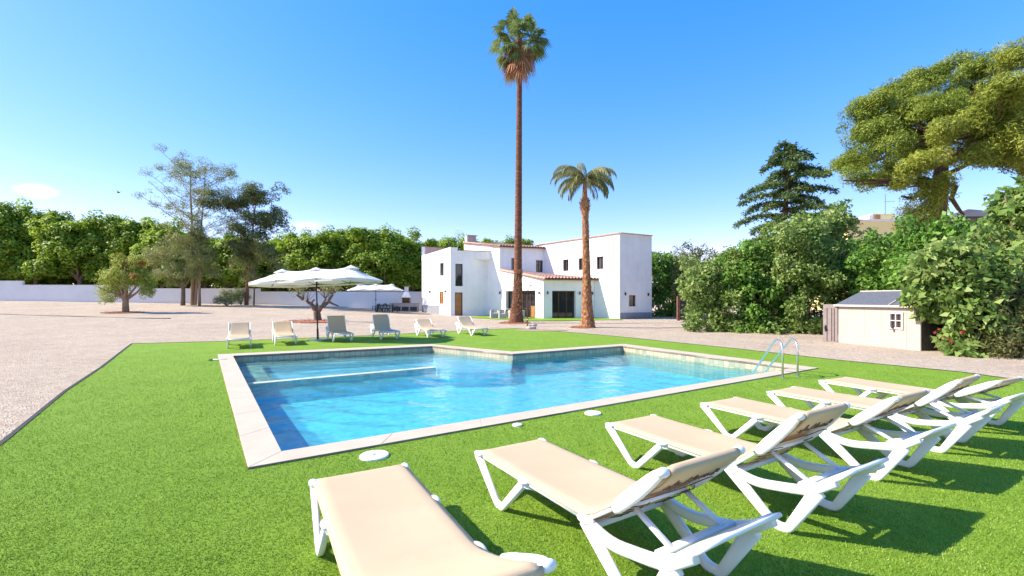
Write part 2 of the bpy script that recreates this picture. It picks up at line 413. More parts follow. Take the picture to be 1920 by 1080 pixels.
class MB:
    def __init__(s): s.v = []; s.f = []
    def quad(s, a, b, c, d):
        i = len(s.v); s.v += [Vector(a), Vector(b), Vector(c), Vector(d)]; s.f.append((i, i+1, i+2, i+3)); return s
    def poly(s, pts):
        i = len(s.v); s.v += [Vector(p) for p in pts]; s.f.append(tuple(range(i, i+len(pts)))); return s
    def box(s, c, size, rz=0.0, mtx=None):
        c = Vector(c); hx, hy, hz = size[0]/2, size[1]/2, size[2]/2
        rot = mtx if mtx is not None else Matrix.Rotation(rz, 3, 'Z')
        i = len(s.v)
        for dx, dy, dz in ((-1,-1,-1),(1,-1,-1),(1,1,-1),(-1,1,-1),(-1,-1,1),(1,-1,1),(1,1,1),(-1,1,1)):
            s.v.append(c + rot @ Vector((dx*hx, dy*hy, dz*hz)))
        for q in ((0,3,2,1),(4,5,6,7),(0,1,5,4),(1,2,6,5),(2,3,7,6),(3,0,4,7)): s.f.append(tuple(i+k for k in q))
        return s
    def bar(s, a, b, w, h, ref=(0, 0, 1)):
        a, b = Vector(a), Vector(b); d = (b-a); L = d.length; d.normalize()
        ref = Vector(ref)
        if abs(d.dot(ref)) > .98: ref = Vector((1, 0, 0))
        x = d.cross(ref).normalized(); z = x.cross(d).normalized()
        m = Matrix((x, d, z)).transposed()
        return s.box((a+b)/2, (w, L, h), mtx=m)
    def prism(s, pts, z0, z1):
        """pts 2D ccw; z1 may be a list"""
        n = len(pts); i = len(s.v)
        zt = z1 if isinstance(z1, (list, tuple)) else [z1]*n
        for p in pts: s.v.append(Vector((p[0], p[1], z0)))
        for p, z in zip(pts, zt): s.v.append(Vector((p[0], p[1], z)))
        s.f.append(tuple(i+k for k in reversed(range(n)))); s.f.append(tuple(i+n+k for k in range(n)))
        for k in range(n):
            j = (k+1) % n; s.f.append((i+k, i+j, i+n+j, i+n+k))
        return s
    def tube(s, pts, radii, n=8, cap=True):
        pts = [Vector(p) for p in pts]
        if not isinstance(radii, (list, tuple)): radii = [radii]*len(pts)
        up = Vector((0, 0, 1)); rings = []
        t0 = (pts[1]-pts[0]).normalized()
        if abs(t0.dot(up)) > .9: up = Vector((1, 0, 0))
        x = t0.cross(up).normalized()
        for k, p in enumerate(pts):
            t = (pts[min(k+1, len(pts)-1)] - pts[max(k-1, 0)]).normalized()
            x = (x - t*x.dot(t)).normalized(); y = t.cross(x)
            i = len(s.v)
            for j in range(n):
                a = 2*math.pi*j/n
                s.v.append(p + (x*math.cos(a) + y*math.sin(a))*radii[k])
            rings.append(i)
        for a, b in zip(rings, rings[1:]):
            for j in range(n):
                s.f.append((a+j, a+(j+1) % n, b+(j+1) % n, b+j))
        if cap:
            s.f.append(tuple(rings[0]+j for j in reversed(range(n)))); s.f.append(tuple(rings[-1]+j for j in range(n)))
        return s
    def sweep(s, pts, w, h, side=(0, 1, 0), n=16, p=5.0, cap=True):
        """rounded-rectangle section: w along 'side', h across; w,h scalars or lists"""
        pts = [Vector(q) for q in pts]; side = Vector(side).normalized()
        W = w if isinstance(w, (list, tuple)) else [w]*len(pts)
        H = h if isinstance(h, (list, tuple)) else [h]*len(pts)
        rings = []
        for k, q in enumerate(pts):
            t1 = (pts[k]-pts[k-1]).normalized() if k else (pts[1]-pts[0]).normalized()
            t2 = (pts[k+1]-pts[k]).normalized() if k < len(pts)-1 else t1
            t = (t1+t2).normalized()
            c = max(.6, t.dot(t1))
            y = t.cross(side).normalized(); sd_ = y.cross(t).normalized()
            i = len(s.v)
            for j in range(n):
                a = 2*math.pi*(j+.5)/n
                ca, sa = math.cos(a), math.sin(a)
                r = (abs(ca)**p+abs(sa)**p)**(-1/p)
                s.v.append(q + sd_*(ca*r*W[k]/2) + y*(sa*r*H[k]/2/c))
            rings.append(i)
        for a, b in zip(rings, rings[1:]):
            for j in range(n): s.f.append((a+j, a+(j+1) % n, b+(j+1) % n, b+j))
        if cap:
            s.f.append(tuple(rings[0]+j for j in reversed(range(n)))); s.f.append(tuple(rings[-1]+j for j in range(n)))
        return s
    def sphere(s, c, r, nu=12, nv=8, sq=(1, 1, 1)):
        c = Vector(c); i = len(s.v)
        for a in range(nv+1):
            th = math.pi*a/nv
            for b in range(nu):
                ph = 2*math.pi*b/nu
                s.v.append(c + Vector((math.sin(th)*math.cos(ph)*sq[0], math.sin(th)*math.sin(ph)*sq[1], math.cos(th)*sq[2]))*r)
        for a in range(nv):
            for b in range(nu):
                s.f.append((i+a*nu+b, i+(a+1)*nu+b, i+(a+1)*nu+(b+1) % nu, i+a*nu+(b+1) % nu))
        return s
    def build(s, name, material, parent=None, off=None, smooth=False, bevel=0, seg=2, sub=0):
        me = bpy.data.meshes.new(name)
        o3 = Vector(off) if off is not None else Vector((0, 0, 0))
        me.from_pydata([tuple(v-o3) for v in s.v], [], s.f); me.update()
        bm = bmesh.new(); bm.from_mesh(me); bmesh.ops.remove_doubles(bm, verts=bm.verts, dist=1e-5)
        bmesh.ops.recalc_face_normals(bm, faces=bm.faces); bm.to_mesh(me); bm.free()
        me.materials.append(M[material])
        if smooth: me.polygons.foreach_set('use_smooth', np.ones(len(me.polygons), bool))
        o = bpy.data.objects.new(name, me); C.objects.link(o)
        if parent: o.parent = parent
        if bevel:
            b = o.modifiers.new('bevel', 'BEVEL'); b.width = bevel; b.segments = seg; b.limit_method = 'ANGLE'; b.angle_limit = R(40)
        if sub:
            b = o.modifiers.new('sub', 'SUBSURF'); b.levels = b.render_levels = sub
        return o
def rounded(pts, r, n=4):
    """round the inner corners of a polyline"""
    pts = [Vector(p) for p in pts]; out = [pts[0]]
    for a, b, c in zip(pts, pts[1:], pts[2:]):
        d1 = (a-b); d2 = (c-b); q = min(r, d1.length*.45, d2.length*.45)
        p1 = b+d1.normalized()*q; p2 = b+d2.normalized()*q
        for k in range(n+1):
            t = k/n; out.append(p1*(1-t)**2 + b*2*t*(1-t) + p2*t*t)
    out.append(pts[-1]); return out

def lumpy(d, seed):
    """cheap smooth noise on directions d (n,3)"""
    r = np.random.default_rng(seed); out = np.zeros(len(d))
    for k in range(5):
        w = r.normal(size=3)*(2+k*1.2); out += np.sin(d@w + r.uniform(0, 6.28))/(1+k*.5)
    return out/2.4
def leaf_quads(pts, nrm, size, aspect=.55, droop=.3, seed=0, fold=.25, jitter=.45):
    r = np.random.default_rng(seed); n = len(pts)
    nrm = nrm + r.normal(size=(n, 3))*jitter
    nrm /= np.linalg.norm(nrm, axis=1, keepdims=True)+1e-9
    t = r.normal(size=(n, 3)); t[:, 2] -= droop*1.5
    t -= nrm*(np.sum(t*nrm, 1, keepdims=True)); t /= np.linalg.norm(t, axis=1, keepdims=True)+1e-9
    b = np.cross(nrm, t)
    L = (size*r.uniform(.6, 1.25, n))[:, None]; W = L*aspect
    p0 = pts; p2 = pts+t*L-nrm*L*.15
    p1 = pts+t*L*.45+b*W*.5+nrm*W*fold; p3 = pts+t*L*.45-b*W*.5+nrm*W*fold
    V = np.stack([p0, p1, p2, p3], 1).reshape(-1, 3)
    Fc = np.arange(4*n).reshape(n, 4)
    return V, Fc, r.uniform(0, 1, n)
def clump_points(blobs, nclump, cr, nleaf, seed, shell=.35, flat=1.0, low=-.6, fill=.15):
    """blobs: (cx,cy,cz,rx,ry,rz). returns leaf points, normals"""
    r = np.random.default_rng(seed)
    B = np.array(blobs, float); area = (B[:, 3]*B[:, 4]+B[:, 3]*B[:, 5]+B[:, 4]*B[:, 5])
    ci = r.choice(len(B), nclump, p=area/area.sum())
    d = r.normal(size=(nclump, 3)); d /= np.linalg.norm(d, axis=1, keepdims=True)
    d[:, 2] = np.where(d[:, 2] < low, -d[:, 2], d[:, 2])
    rad = 1 - np.abs(r.normal(size=nclump))*shell*.6 + .16*lumpy(d+B[ci, :3]*.3, seed)
    inner = r.random(nclump) < fill; rad = np.where(inner, r.uniform(.2, .8, nclump), rad)
    cc = B[ci, :3] + d*B[ci, 3:6]*rad[:, None]
    crr = cr*r.uniform(.55, 1.35, nclump)
    w = crr**2; li = r.choice(nclump, nleaf, p=w/w.sum())
    e_ = r.normal(size=(nleaf, 3)); e_ /= np.linalg.norm(e_, axis=1, keepdims=True)
    rr = r.uniform(.45, 1.0, nleaf)**.6
    pts = cc[li] + e_*(crr[li]*rr)[:, None]*np.array([1, 1, flat])
    nr = e_*1.0 + d[li]*.6 + np.array([0, 0, .5])
    return pts, nr
def crown(name, blobs, nclump, cr, nleaf, size, material, parent, base, seed, aspect=.55, droop=.3, **kw):
    p, nr = clump_points(blobs, nclump, cr, nleaf, seed, **kw)
    p = p[p[:, 2] > base[2]+.03]; nr = nr[:len(p)] if len(nr) != len(p) else nr
    V, Fc, t = leaf_quads(p-np.array(base), nr, size, aspect, droop, seed+1)
    return np_mesh(name, V, Fc, material, parent, t)
def limb(mb, a, b, r0, r1, seed, wob=.08, n=6, seg=6):
    rr = random.Random(seed); a, b = Vector(a), Vector(b); L = (b-a).length
    pts = []; rad = []
    o = Vector((0, 0, 0))
    for k in range(seg+1):
        t = k/seg
        if 0 < k < seg: o += Vector((rr.gauss(0, 1), rr.gauss(0, 1), rr.gauss(0, .5)))*wob*L/seg
        pts.append(a.lerp(b, t)+o*(1-t*.3)); rad.append(r0+(r1-r0)*t)
    mb.tube(pts, rad, n); return pts

# ------------------------------------------------------------------ ground, lawn, pool
def sheet(name, outer, hole, zf, mat_, step, thick=None, extra=None):
    ox = [p[0] for p in outer]; oy = [p[1] for p in outer]
    pts = [Vector((p[0], p[1])) for p in outer]; n = len(pts)
    edges = [(i, (i+1) % n) for i in range(n)]
    def inside(x, y, poly):
        c = False; j = len(poly)-1
        for i in range(len(poly)):
            if (poly[i][1] > y) != (poly[j][1] > y) and x < (poly[j][0]-poly[i][0])*(y-poly[i][1])/(poly[j][1]-poly[i][1])+poly[i][0]: c = not c
            j = i
        return c
    if hole:
        m = len(hole); k = len(pts); pts += [Vector((p[0], p[1])) for p in hole]; edges += [(k+i, k+(i+1) % m) for i in range(m)]
    for q in (extra or []): pts.append(Vector(q))
    if step:
        for x in np.arange(min(ox), max(ox), step):
            for y in np.arange(min(oy), max(oy), step):
                if inside(x, y, outer) and not (hole and inside(x, y, hole)): pts.append(Vector((float(x), float(y))))
    vs, es, fs, *_ = delaunay_2d_cdt(pts, edges, [], 0, 1e-6)
    mb = MB(); mb.v = [Vector((v.x, v.y, float(zf(v.x, v.y)))) for v in vs]
    for f in fs:
        cx = sum(vs[i].x for i in f)/len(f); cy = sum(vs[i].y for i in f)/len(f)
        if inside(cx, cy, outer) and not (hole and inside(cx, cy, hole)): mb.f.append(tuple(f))
    return mb.build(name, mat_, smooth=True)

lawn_px = [(247, 645), (420, 640.5), (600, 633.5), (766, 626), (860, 621), (968, 616), (1049, 622), (1160, 631.5), (1260, 642), (1400, 656.5), (1560, 675), (1800, 698.5), (1920, 715)]
lawn = [P(x, y) for x, y in lawn_px]
e0 = P(0, 830); e1 = P(247, 645)
dl = (e0-e1).normalized()
lawn_xy = [(p.x, p.y) for p in lawn] + [(9.9, 6.9), (8.0, -4.0), tuple((e0+dl*9)[:2])]
# far-left edge follows a slightly wavy line
wav = [tuple((e0+dl*9).lerp(e1, t)[:2]) for t in (.2, .4, .55, .7, .85)]
lawn_xy += [(x+.05*math.sin(i*2.3), y) for i, (x, y) in enumerate(wav)]
copo = [P(*q) for q in ((465, 883), (1534.7, 692.3), (1169, 646.5), (961, 661.3), (808, 646.8), (408, 666.7))]
copi = [P(*q) for q in ((528, 852), (1491, 692), (1167, 650.2), (961, 665.8), (810, 650.6), (437, 669.2))]
copo_xy = [(p.x, p.y) for p in copo]; copi_xy = [(p.x, p.y) for p in copi]

r_ = np.random.default_rng(3)
def gz(x, y):
    return tz(x, y) + .018*math.sin(x*.9+1.3*math.sin(y*.35))*math.sin(y*.7) * min(1, max(0, (abs(x)+y-14)/20))
extra = [(float(x), float(y)) for x in np.arange(-64, 30, 1.6) for y in np.arange(17, 62, 1.6)]
def in_poly(x, y, poly):
    c = False; j = len(poly)-1
    for i in range(len(poly)):
        if (poly[i][1] > y) != (poly[j][1] > y) and x < (poly[j][0]-poly[i][0])*(y-poly[i][1])/(poly[j][1]-poly[i][1])+poly[i][0]: c = not c
        j = i
    return c
extra = [q for q in extra if not in_poly(q[0], q[1], lawn_xy)]
ring = [(-900, -700), (900, -700), (900, 900), (-900, 900)]
g_ = sheet('ground', ring, lawn_xy, gz, 'gravel', None, extra=extra)
tag(g_, kind='structure')
lw = sheet('lawn', lawn_xy, copo_xy, lambda x, y: .012, 'turf', 1.0)
tag(lw, kind='structure')
# dark rubber strip under the lawn's edge
mb = MB(); n_ = len(lawn_xy)
for i in range(n_):
    a = Vector((*lawn_xy[i], .006)); b = Vector((*lawn_xy[(i+1) % n_], .006))
    mb.bar(a, b, .05, .03)
mb.build('lawn_edging', 'edging'); tag(bpy.data.objects['lawn_edging'], 'black edging strip round the rim of the lawn', 'edging')

# grass blades, thick close by and thinning out with distance
def blades(n):
    r = np.random.default_rng(11)
    Y = np.exp(r.uniform(math.log(1.1), math.log(16.0), n)); X = r.uniform(-1.5, 1.5, n)*Y
    fade = r.uniform(5.5, 16, n)
    keep = np.array([yy < f and in_poly(x, yy, lawn_xy) and not in_poly(x, yy, copo_xy) for x, yy, f in zip(X, Y, fade)])
    X, Y = X[keep], Y[keep]; m = len(X)
    h = r.uniform(.007, .016, m)*(1+Y*.04); w = r.uniform(.0018, .0034, m)*(1+Y*.16)
    a = r.uniform(0, 6.283, m); lean = r.uniform(.1, .9, m)*h; la = r.uniform(0, 6.283, m)
    b = np.stack([X, Y, np.full(m, .010)], 1); s = np.stack([np.cos(a), np.sin(a), np.zeros(m)], 1)*w[:, None]
    top = b+np.stack([np.cos(la)*lean, np.sin(la)*lean, h], 1)
    V = np.stack([b-s, b+s, top], 1).reshape(-1, 3)
    o = np_mesh('grass', V, np.arange(3*m).reshape(m, 3), 'grass_blade', None, r.uniform(0, 1, m))
    tag(o, 'short bright green artificial grass blades covering the near lawn', 'grass', kind='stuff')
blades(680000)

# pool: basin, coping, water
WL = -.17
pool = empty('swimming_pool', (0, 9, 0), 0, 'L-shaped swimming pool with cream coping and blue water set in the lawn', 'swimming pool')
po = pool.location
def uvbox(o):
    me = o.data; uv = me.uv_layers.new(name='UVMap')
    for p in me.polygons:
        nn = p.normal
        if abs(nn.z) > .7: ax = (Vector((.80, -.59, 0)), Vector((.59, .80, 0)))
        else: ax = (Vector((-nn.y, nn.x, 0)).normalized(), Vector((0, 0, 1)))
        for li in p.loop_indices:
            v = me.vertices[me.loops[li].vertex_index].co; uv.data[li].uv = (v.dot(ax[0]), v.dot(ax[1]))
DEEP = -.58
mb = MB(); n_ = len(copi_xy)
for i in range(n_):
    a = copi_xy[i]; b = copi_xy[(i+1) % n_]
    mb.quad((*a, DEEP), (*b, DEEP), (*b, .0), (*a, .0))
o = mb.build('basin_wall', 'tile_wall', pool, po); uvbox(o)
mb = MB(); mb.poly([(*p, DEEP) for p in copi_xy]); o = mb.build('basin_floor', 'tile_floor', pool, po); uvbox(o)
# paddling basin with its bench and dividing wall
fA = P(470, 722, WL); fB = P(817, 690.5, WL)         # front line of the dividing wall
fin = Vector((*copi_xy[5], 0)); ein = Vector((*copi_xy[4], 0)); din = Vector((*copi_xy[3], 0)); ain = Vector((*copi_xy[0], 0))
dirW = (fB-fA).normalized(); dirW.z = 0; nW = Vector((-dirW.y, dirW.x, 0))
# start on the left basin wall
def isect(p, d, q, e2):
    den = d.x*e2.y-d.y*e2.x; t = ((q.x-p.x)*e2.y-(q.y-p.y)*e2.x)/den
    return p+d*t
left0 = isect(fA, dirW, fin, (ain-fin)); left0.z = 0
st = din - Vector((0, 1.3, 0)); 
k = .004
mb = MB(); mb.prism([(left0.x+k, left0.y), (fB.x, fB.y), (fB.x+1.0, fB.y-.35), (din.x-k, din.y-1.15), (din.x-k, din.y-k), (ein.x, ein.y-.02), (fin.x+.02, fin.y-.01)], DEEP, -.40)
o = mb.build('shallow_floor', 'tile_pale', pool, po); uvbox(o)
mb = MB(); q0, q1 = left0+dirW*.02, fB
mb.prism([(q0.x, q0.y), (q1.x, q1.y), (q1.x+nW.x*.20, q1.y+nW.y*.20), (q0.x+nW.x*.20, q0.y+nW.y*.20)], -.41, WL+.022)
o = mb.build('dividing_wall', 'tile_ledge', pool, po); uvbox(o)
# bench along the left and far side
lf = (fin-left0); lf.z = 0; lf.normalize(); ff = (ein-fin); ff.z = 0; ff.normalize()
b0 = left0+nW*.21; bw = .62
ins = fin+ff*bw-lf*.7
mb = MB(); p3 = left0+dirW*bw+nW*.21; p4 = fin+ff*bw*1.0-lf*.75
mb.prism([(b0.x+.02, b0.y), (p3.x, p3.y), (p4.x, p4.y), (fin.x+.02, fin.y-.02)], -.41, -.26)
o = mb.build('left_bench', 'tile_ledge', pool, po); uvbox(o)
mb = MB(); e4 = ein-lf*.7
mb.prism([(p4.x+.003, p4.y), (e4.x, e4.y), (ein.x-.01, ein.y-.03), (fin.x+.04, fin.y-.02)], -.41, -.25)
o = mb.build('far_bench', 'tile_ledge', pool, po); uvbox(o)
# entry steps beside the notch
mb = MB(); q0 = P(958, 692, -.2); q1 = P(900, 697.5, -.2); q2 = P(842, 698, -.2)
mb.prism([(q.x, q.y) for q in (fB+Vector((.05, .02, 0)), q2, q1, q0, din+Vector((-.01, -.01, 0)), ein+Vector((.02, -.03, 0)))], -.41, -.275)
o = mb.build('entry_step', 'tile_pale', pool, po); uvbox(o)
# coping slabs
mb = MB(); gr = MB()
nC = len(copo)
for i in range(nC):
    a, b = copo[i], copo[(i+1) % nC]; c, d = copi[(i+1) % nC], copi[i]
    L = (b-a).length; ns = max(3, round(L/1.2))
    for j in range(ns):
        t0, t1 = j/ns, (j+1)/ns
        g = .0022/L*ns/ns
        A, B = a.lerp(b, t0+.0025/L), a.lerp(b, t1-.0025/L); D, Cc = d.lerp(c, t0+.0025/L), d.lerp(c, t1-.0025/L)
        q = [A, B, Cc, D]
        mb.prism([(p.x, p.y) for p in q], -.02, .035)
    gr.prism([(p.x, p.y) for p in (a, b, c, d)], -.03, .031)
mb.build('coping_slabs', 'coping', pool, po, bevel=.004)
gr.build('coping_grout', 'grout', pool, po)
# water body
def water_sheet():
    r = np.random.default_rng(77); st = .042
    x0, x1 = min(p[0] for p in copo_xy)+.1, max(p[0] for p in copo_xy)-.1; y0, y1 = min(p[1] for p in copo_xy)+.1, max(p[1] for p in copo_xy)-.1
    xs = np.arange(x0, x1, st); ys = np.arange(y0, y1, st); X, Y = np.meshgrid(xs, ys)
    wx = X+.22*np.sin(Y*1.9+.7)+.12*np.sin(X*2.7+Y*1.3); wy = Y+.20*np.sin(X*2.2)+.10*np.sin(Y*3.1-X*1.7)
    H = np.zeros_like(X)
    for k in range(34):
        lam = np.exp(r.uniform(math.log(.17), math.log(.95))); a = r.normal(.9, .75); q = 2*math.pi/lam
        H += lam*.0050*np.sin(q*(wx*math.cos(a)+wy*math.sin(a))+r.uniform(0, 6.28))
    H *= .75+.5*np.sin(X*.8+1)*np.sin(Y*.6)
    V = np.stack([X, Y, WL+H], -1).reshape(-1, 3); nx_ = len(xs); ny_ = len(ys)
    i, j = np.meshgrid(np.arange(nx_-1), np.arange(ny_-1)); a = (j*nx_+i).ravel()
    Fc = np.stack([a, a+1, a+nx_+1, a+nx_], 1)
    cx = X[:-1, :-1].ravel()+st/2; cy = Y[:-1, :-1].ravel()+st/2
    keep = np.zeros(len(cx), bool); n = len(copo_xy)          # cells inside the rim, their edges tucked under the coping
    mid = [((p[0]+q[0])/2, (p[1]+q[1])/2) for p, q in zip(copo_xy, copi_xy)]
    jx, jy = mid[-1]
    for (ix, iy) in mid:
        c = ((iy > cy) != (jy > cy)) & (cx < (jx-ix)*(cy-iy)/((jy-iy) or 1e-9)+ix); keep ^= c; jx, jy = ix, iy
    o = np_mesh('pool_water', V-np.array(po), Fc[keep], 'pool_water', pool, smooth=True)
water_sheet()
# ladder
def ladder():
    # set in the coping and turf beside the near edge, rails leaning into the water
    f0 = P(1467.5, 710); f1 = P(1495.5, 707)
    w0 = P(1409, 703.5, WL); w1 = P(1433, 699, WL)
    root = empty('pool_ladder', (f0+f1)/2, 0, 'stainless steel pool ladder with two curved handrails at the right end of the pool', 'ladder')
    off = root.location
    for f, w, ty in ((f0, w0, 657), (f1, w1, 655)):
        d = (w-f); d.z = 0; L = d.length; u = d.normalized()
        zt = .80
        path = [f+Vector((0, 0, .0)), f+Vector((0, 0, .52))]
        for k in range(1, 12):
            a = math.pi*(1-k/12.0*.80)
            path.append(f+u*(.21+.21*math.cos(a))+Vector((0, 0, .55+.21*math.sin(a))))
        path += [f+u*(L)+Vector((0, 0, WL)), f+u*(L+.1)+Vector((0, 0, -.75))]
        MB().tube(path, .019, 10).build('handrail', 'steel', root, off, smooth=True)
        MB().tube([f+Vector((0, 0, .012)), f+Vector((0, 0, .03))], .045, 14).build('base_flange', 'steel', root, off)
    for k in range(3):
        zz = -.3-.25*k; t = (WL-zz)*.45
        u0 = (w0-f0).normalized(); a = w0+u0*t*.15; b = w1+u0*t*.15; a.z = b.z = zz
        MB().bar(a, b, .08, .025).build('tread', 'steel', root, off, bevel=.005)
ladder()
# skimmer and drain lids in the turf
for (px, py, r0, lab) in ((702, 852.5, .145, 'largest round white skimmer lid in the turf by the near corner of the pool'),
                          (1112, 773.5, .115, 'round white skimmer lid in the turf halfway along the pool, near the coping'),
                          (970, 795.5, .06, 'smallest round white lid in the turf between the two bigger lids')):
    c = P(px, py, .03); mb = MB()
    seg = 36; ring0 = []
    mb.tube([c+Vector((0, 0, -.03)), c+Vector((0, 0, -.004)), c+Vector((0, 0, .004))], [r0, r0, r0*.93], seg)
    o = mb.build('skimmer_lid', 'plastic_white', None, c, bevel=.003); o.location = c
    tag(o, lab, 'lid', 'round lids in the turf')
    MB().tube([Vector((0, 0, .003)), Vector((0, 0, .0065))], r0*.12, 12).build('lift_plug', 'grey_metal', o)
a = P(393, 674.8, .03)
root = empty('hose_nozzle', a, 0, 'small white and green hose nozzle lying by the far left corner of the pool coping', 'nozzle')
MB().tube([a, a+Vector((.42, .05, .01))], [.02, .012], 8).build('tube', 'plastic_white', root, a, smooth=True)
MB().sphere(a+Vector((.03, 0, 0)), .04, sq=(1.6, .8, .7)).build('valve', 'leaf_broad', root, a, smooth=True)

# ------------------------------------------------------------------ sun loungers
def profile_V(a0, z0, a1, z1, ab0, ab1, y):
    return rounded([(a0, y, z0), (ab0, y, .028), (ab1, y, .028), (a1, y, z1)], .07, 5)
def make_lounger(ang, name='sun_lounger'):
    root = empty(name, (0, 0, 0))
    W = .318
    SH = .335
    for s in (-1, 1):
        y = s*W
        # foot end V leg (one bent member) and head end V leg
        pts = rounded([(.0, y, SH-.01), (.33, y, .03), (.40, y, .03), (.68, y, SH-.03)], .06, 5)
        MB().sweep(pts, .042, [.075]+[.056]*(len(pts)-2)+[.06], (0, 1, 0)).build('leg', 'plastic_white', root, smooth=True)
        pts = rounded([(1.33, y, SH-.015), (1.68, y, .032), (1.77, y, .032), (1.96, y, .36)], .06, 5)
        MB().sweep(pts, .045, [.085]+[.062]*(len(pts)-2)+[.09], (0, 1, 0)).build('leg', 'plastic_white', root, smooth=True)
        # seat rail, hidden under the sling, with round corner caps
        MB().sweep([(.02, y*.93, SH-.012), (.7, y*.93, SH-.012), (1.34, y*.93, SH-.012)], .04, .04, (0, 1, 0)).build('side_rail', 'plastic_white', root, smooth=True)
        for (ax, r0) in ((.025, .034), (.69, .036), (1.345, .042)):
            MB().sphere((ax, y+s*.004, SH-.006), r0, 14, 9, (1.7, .85, .62)).build('corner_cap', 'plastic_white', root, smooth=True)
        # head rail: dips behind the hinge, then climbs to the crossbar
        pts = rounded([(1.35, y, SH-.02), (1.55, y, .275), (1.82, y, .325), (1.93, y, .355), (2.06, y, .455)], .09, 4)
        MB().sweep(pts, .055, [.06]*(len(pts)-6)+[.075]*4+[.065]*2, (0, 1, 0)).build('head_rail', 'plastic_white', root, smooth=True)
    # crossbars
    MB().sweep([(.01, -W, SH-.02), (.01, W, SH-.02)], .06, .045, (1, 0, 0)).build('crossbar', 'plastic_white', root, smooth=True)
    MB().sweep([(.70, -W, SH-.035), (.70, -.2, SH-.085), (.70, .2, SH-.085), (.70, W, SH-.035)], .09, .03, (1, 0, 0)).build('crossbar', 'plastic_white', root, smooth=True)
    MB().sweep([(1.36, -W, SH-.04), (1.36, W, SH-.04)], .06, .04, (1, 0, 0)).build('crossbar', 'plastic_white', root, smooth=True)
    rx = Vector((.55, 0, .40)).normalized()
    MB().sweep([(2.0, -W-.01, .425), (2.0, -.15, .432), (2.0, .15, .432), (2.0, W+.01, .425)], .25, .032, tuple(rx)).build('head_crossbar', 'plastic_white', root, smooth=True)
    # one sling runs over seat and backrest, wraps the top edge and hangs down behind
    ny = 14; V = []; Fc = []; hx = 1.33; L = .70; A = R(ang)
    ux = Vector((math.cos(A), 0, math.sin(A))); un = Vector((-math.sin(A), 0, math.cos(A))); h0 = Vector((hx-.01, 0, SH+.018))
    def B(t, y, n=0.0):
        bend = .02*math.sin(math.pi*min(1, max(0, t)/L))
        return h0+ux*t+Vector((0, y, 0))+un*(n-bend)
    rows = []
    for i in range(20):
        t = i/19; x = -.012+t*(hx-.09)
        rows.append([(x, u*(.326-.05*max(0, (.10-x)/.11)**2), SH+.022-.016*(1-u*u)*math.sin(math.pi*t)-.022*max(0, (abs(u)-.9)/.1)**2-.03*max(0, (.02-x)/.03)**2) for u in np.linspace(-1, 1, ny+1)])
    pa = Vector((hx-.09, 0, SH+.022)); pb = B(.10, 0)
    for k in range(1, 6):
        t = k/6; c = pa*(1-t)**2+(h0+Vector((0, 0, .002)))*2*t*(1-t)+pb*t*t
        rows.append([(c.x, u*(.326-.006*t), c.z-.022*max(0, (abs(u)-.9)/.1)**2) for u in np.linspace(-1, 1, ny+1)])
    for i in range(14):
        t = .10+(L-.10)*i/13; f = t/L
        rows.append([tuple(B(t, u*(.320-.055*max(0, (f-.9)/.1)**2), -.022*max(0, (abs(u)-.9)/.1)**2-.012*(1-u*u)*math.sin(math.pi*f))) for u in np.linspace(-1, 1, ny+1)])
    for k, (t, nn) in enumerate(((L+.018, -.012), (L+.022, -.03), (L+.008, -.044), (L-.10, -.05), (L-.20, -.047))):
        rows.append([tuple(B(t, u*(.28 if k < 3 else .27), nn)) for u in np.linspace(-1, 1, ny+1)])
    for rw in rows: V += rw
    for i in range(len(rows)-1):
        for j in range(ny):
            a = i*(ny+1)+j; Fc.append((a, a+1, a+ny+2, a+ny+1))
    o = np_mesh('sling', V, Fc, 'sling', root, smooth=True)
    m_ = o.modifiers.new('s', 'SOLIDIFY'); m_.thickness = .005
    # lower rear flap
    V = []; Fc = []
    for i in range(6):
        t = .04+i*.07
        for j in range(9):
            u = j/8*2-1
            V.append(tuple(B(t, u*.27, -.052-.012*math.sin(i*1.1)-.01*(1-u*u))))
    for i in range(5):
        for j in range(8):
            a = i*9+j; Fc.append((a, a+1, a+10, a+9))
    fl = np_mesh('rear_flap', V, Fc, 'sling', o, smooth=True)
    m_ = fl.modifiers.new('s', 'SOLIDIFY'); m_.thickness = .003
    for s in (-1, 1):
        pts = [B(t, s*.304, -.03) for t in (0, .1, .20, .24)]
        MB().sweep(pts, .03, .03, (0, 1, 0)).build('backrest_frame', 'plastic_white', root, smooth=True)
        pts = [B(t, s*.318, n_) for t, n_ in ((.27, -.042), (.30, -.036), (.38, -.028), (.50, -.022), (.60, -.018), (.66, -.016), (.70, -.018))]
        MB().sweep(pts, .035, [.045, .07, .08, .078, .07, .058, .04], (0, 1, 0), p=2.8).build('backrest_frame', 'plastic_white', root, smooth=True)
        MB().sphere(B(L, s*.31, -.02), .028, 12, 8, (1.0, 1.5, .9)).build('corner_cap', 'plastic_white', root, smooth=True)
    mb = MB(); mb.sweep([B(L-.03, -.30, -.02), B(L-.03, .30, -.02)], .03, .02, tuple(ux)); mb.sweep([B(.30, -.31, -.035), B(.30, .31, -.035)], .03, .02, tuple(ux))
    mb.build('backrest_frame', 'plastic_white', root, smooth=True)
    # prop frame
    e_ = Vector((1.86, 0, .36))
    st = B(.30, 0, -.055)
    mb = MB()
    for s in (-1, 1):
        mb.sweep([st+Vector((0, s*.21, 0)), e_+Vector((0, s*.21, 0))], .032, .026, (0, 1, 0))
    mb.sweep([st+Vector((0, -.22, 0)), st+Vector((0, .22, 0))], .036, .024, tuple(ux))
    mb.sweep([e_+Vector((-.01, -.30, 0)), e_+Vector((-.01, .30, 0))], .05, .028, (1, 0, 0))
    mb.build('prop_frame', 'plastic_white', root, smooth=True)
    # lacing cord
    mb = MB(); rr = random.Random(int(ang*7))
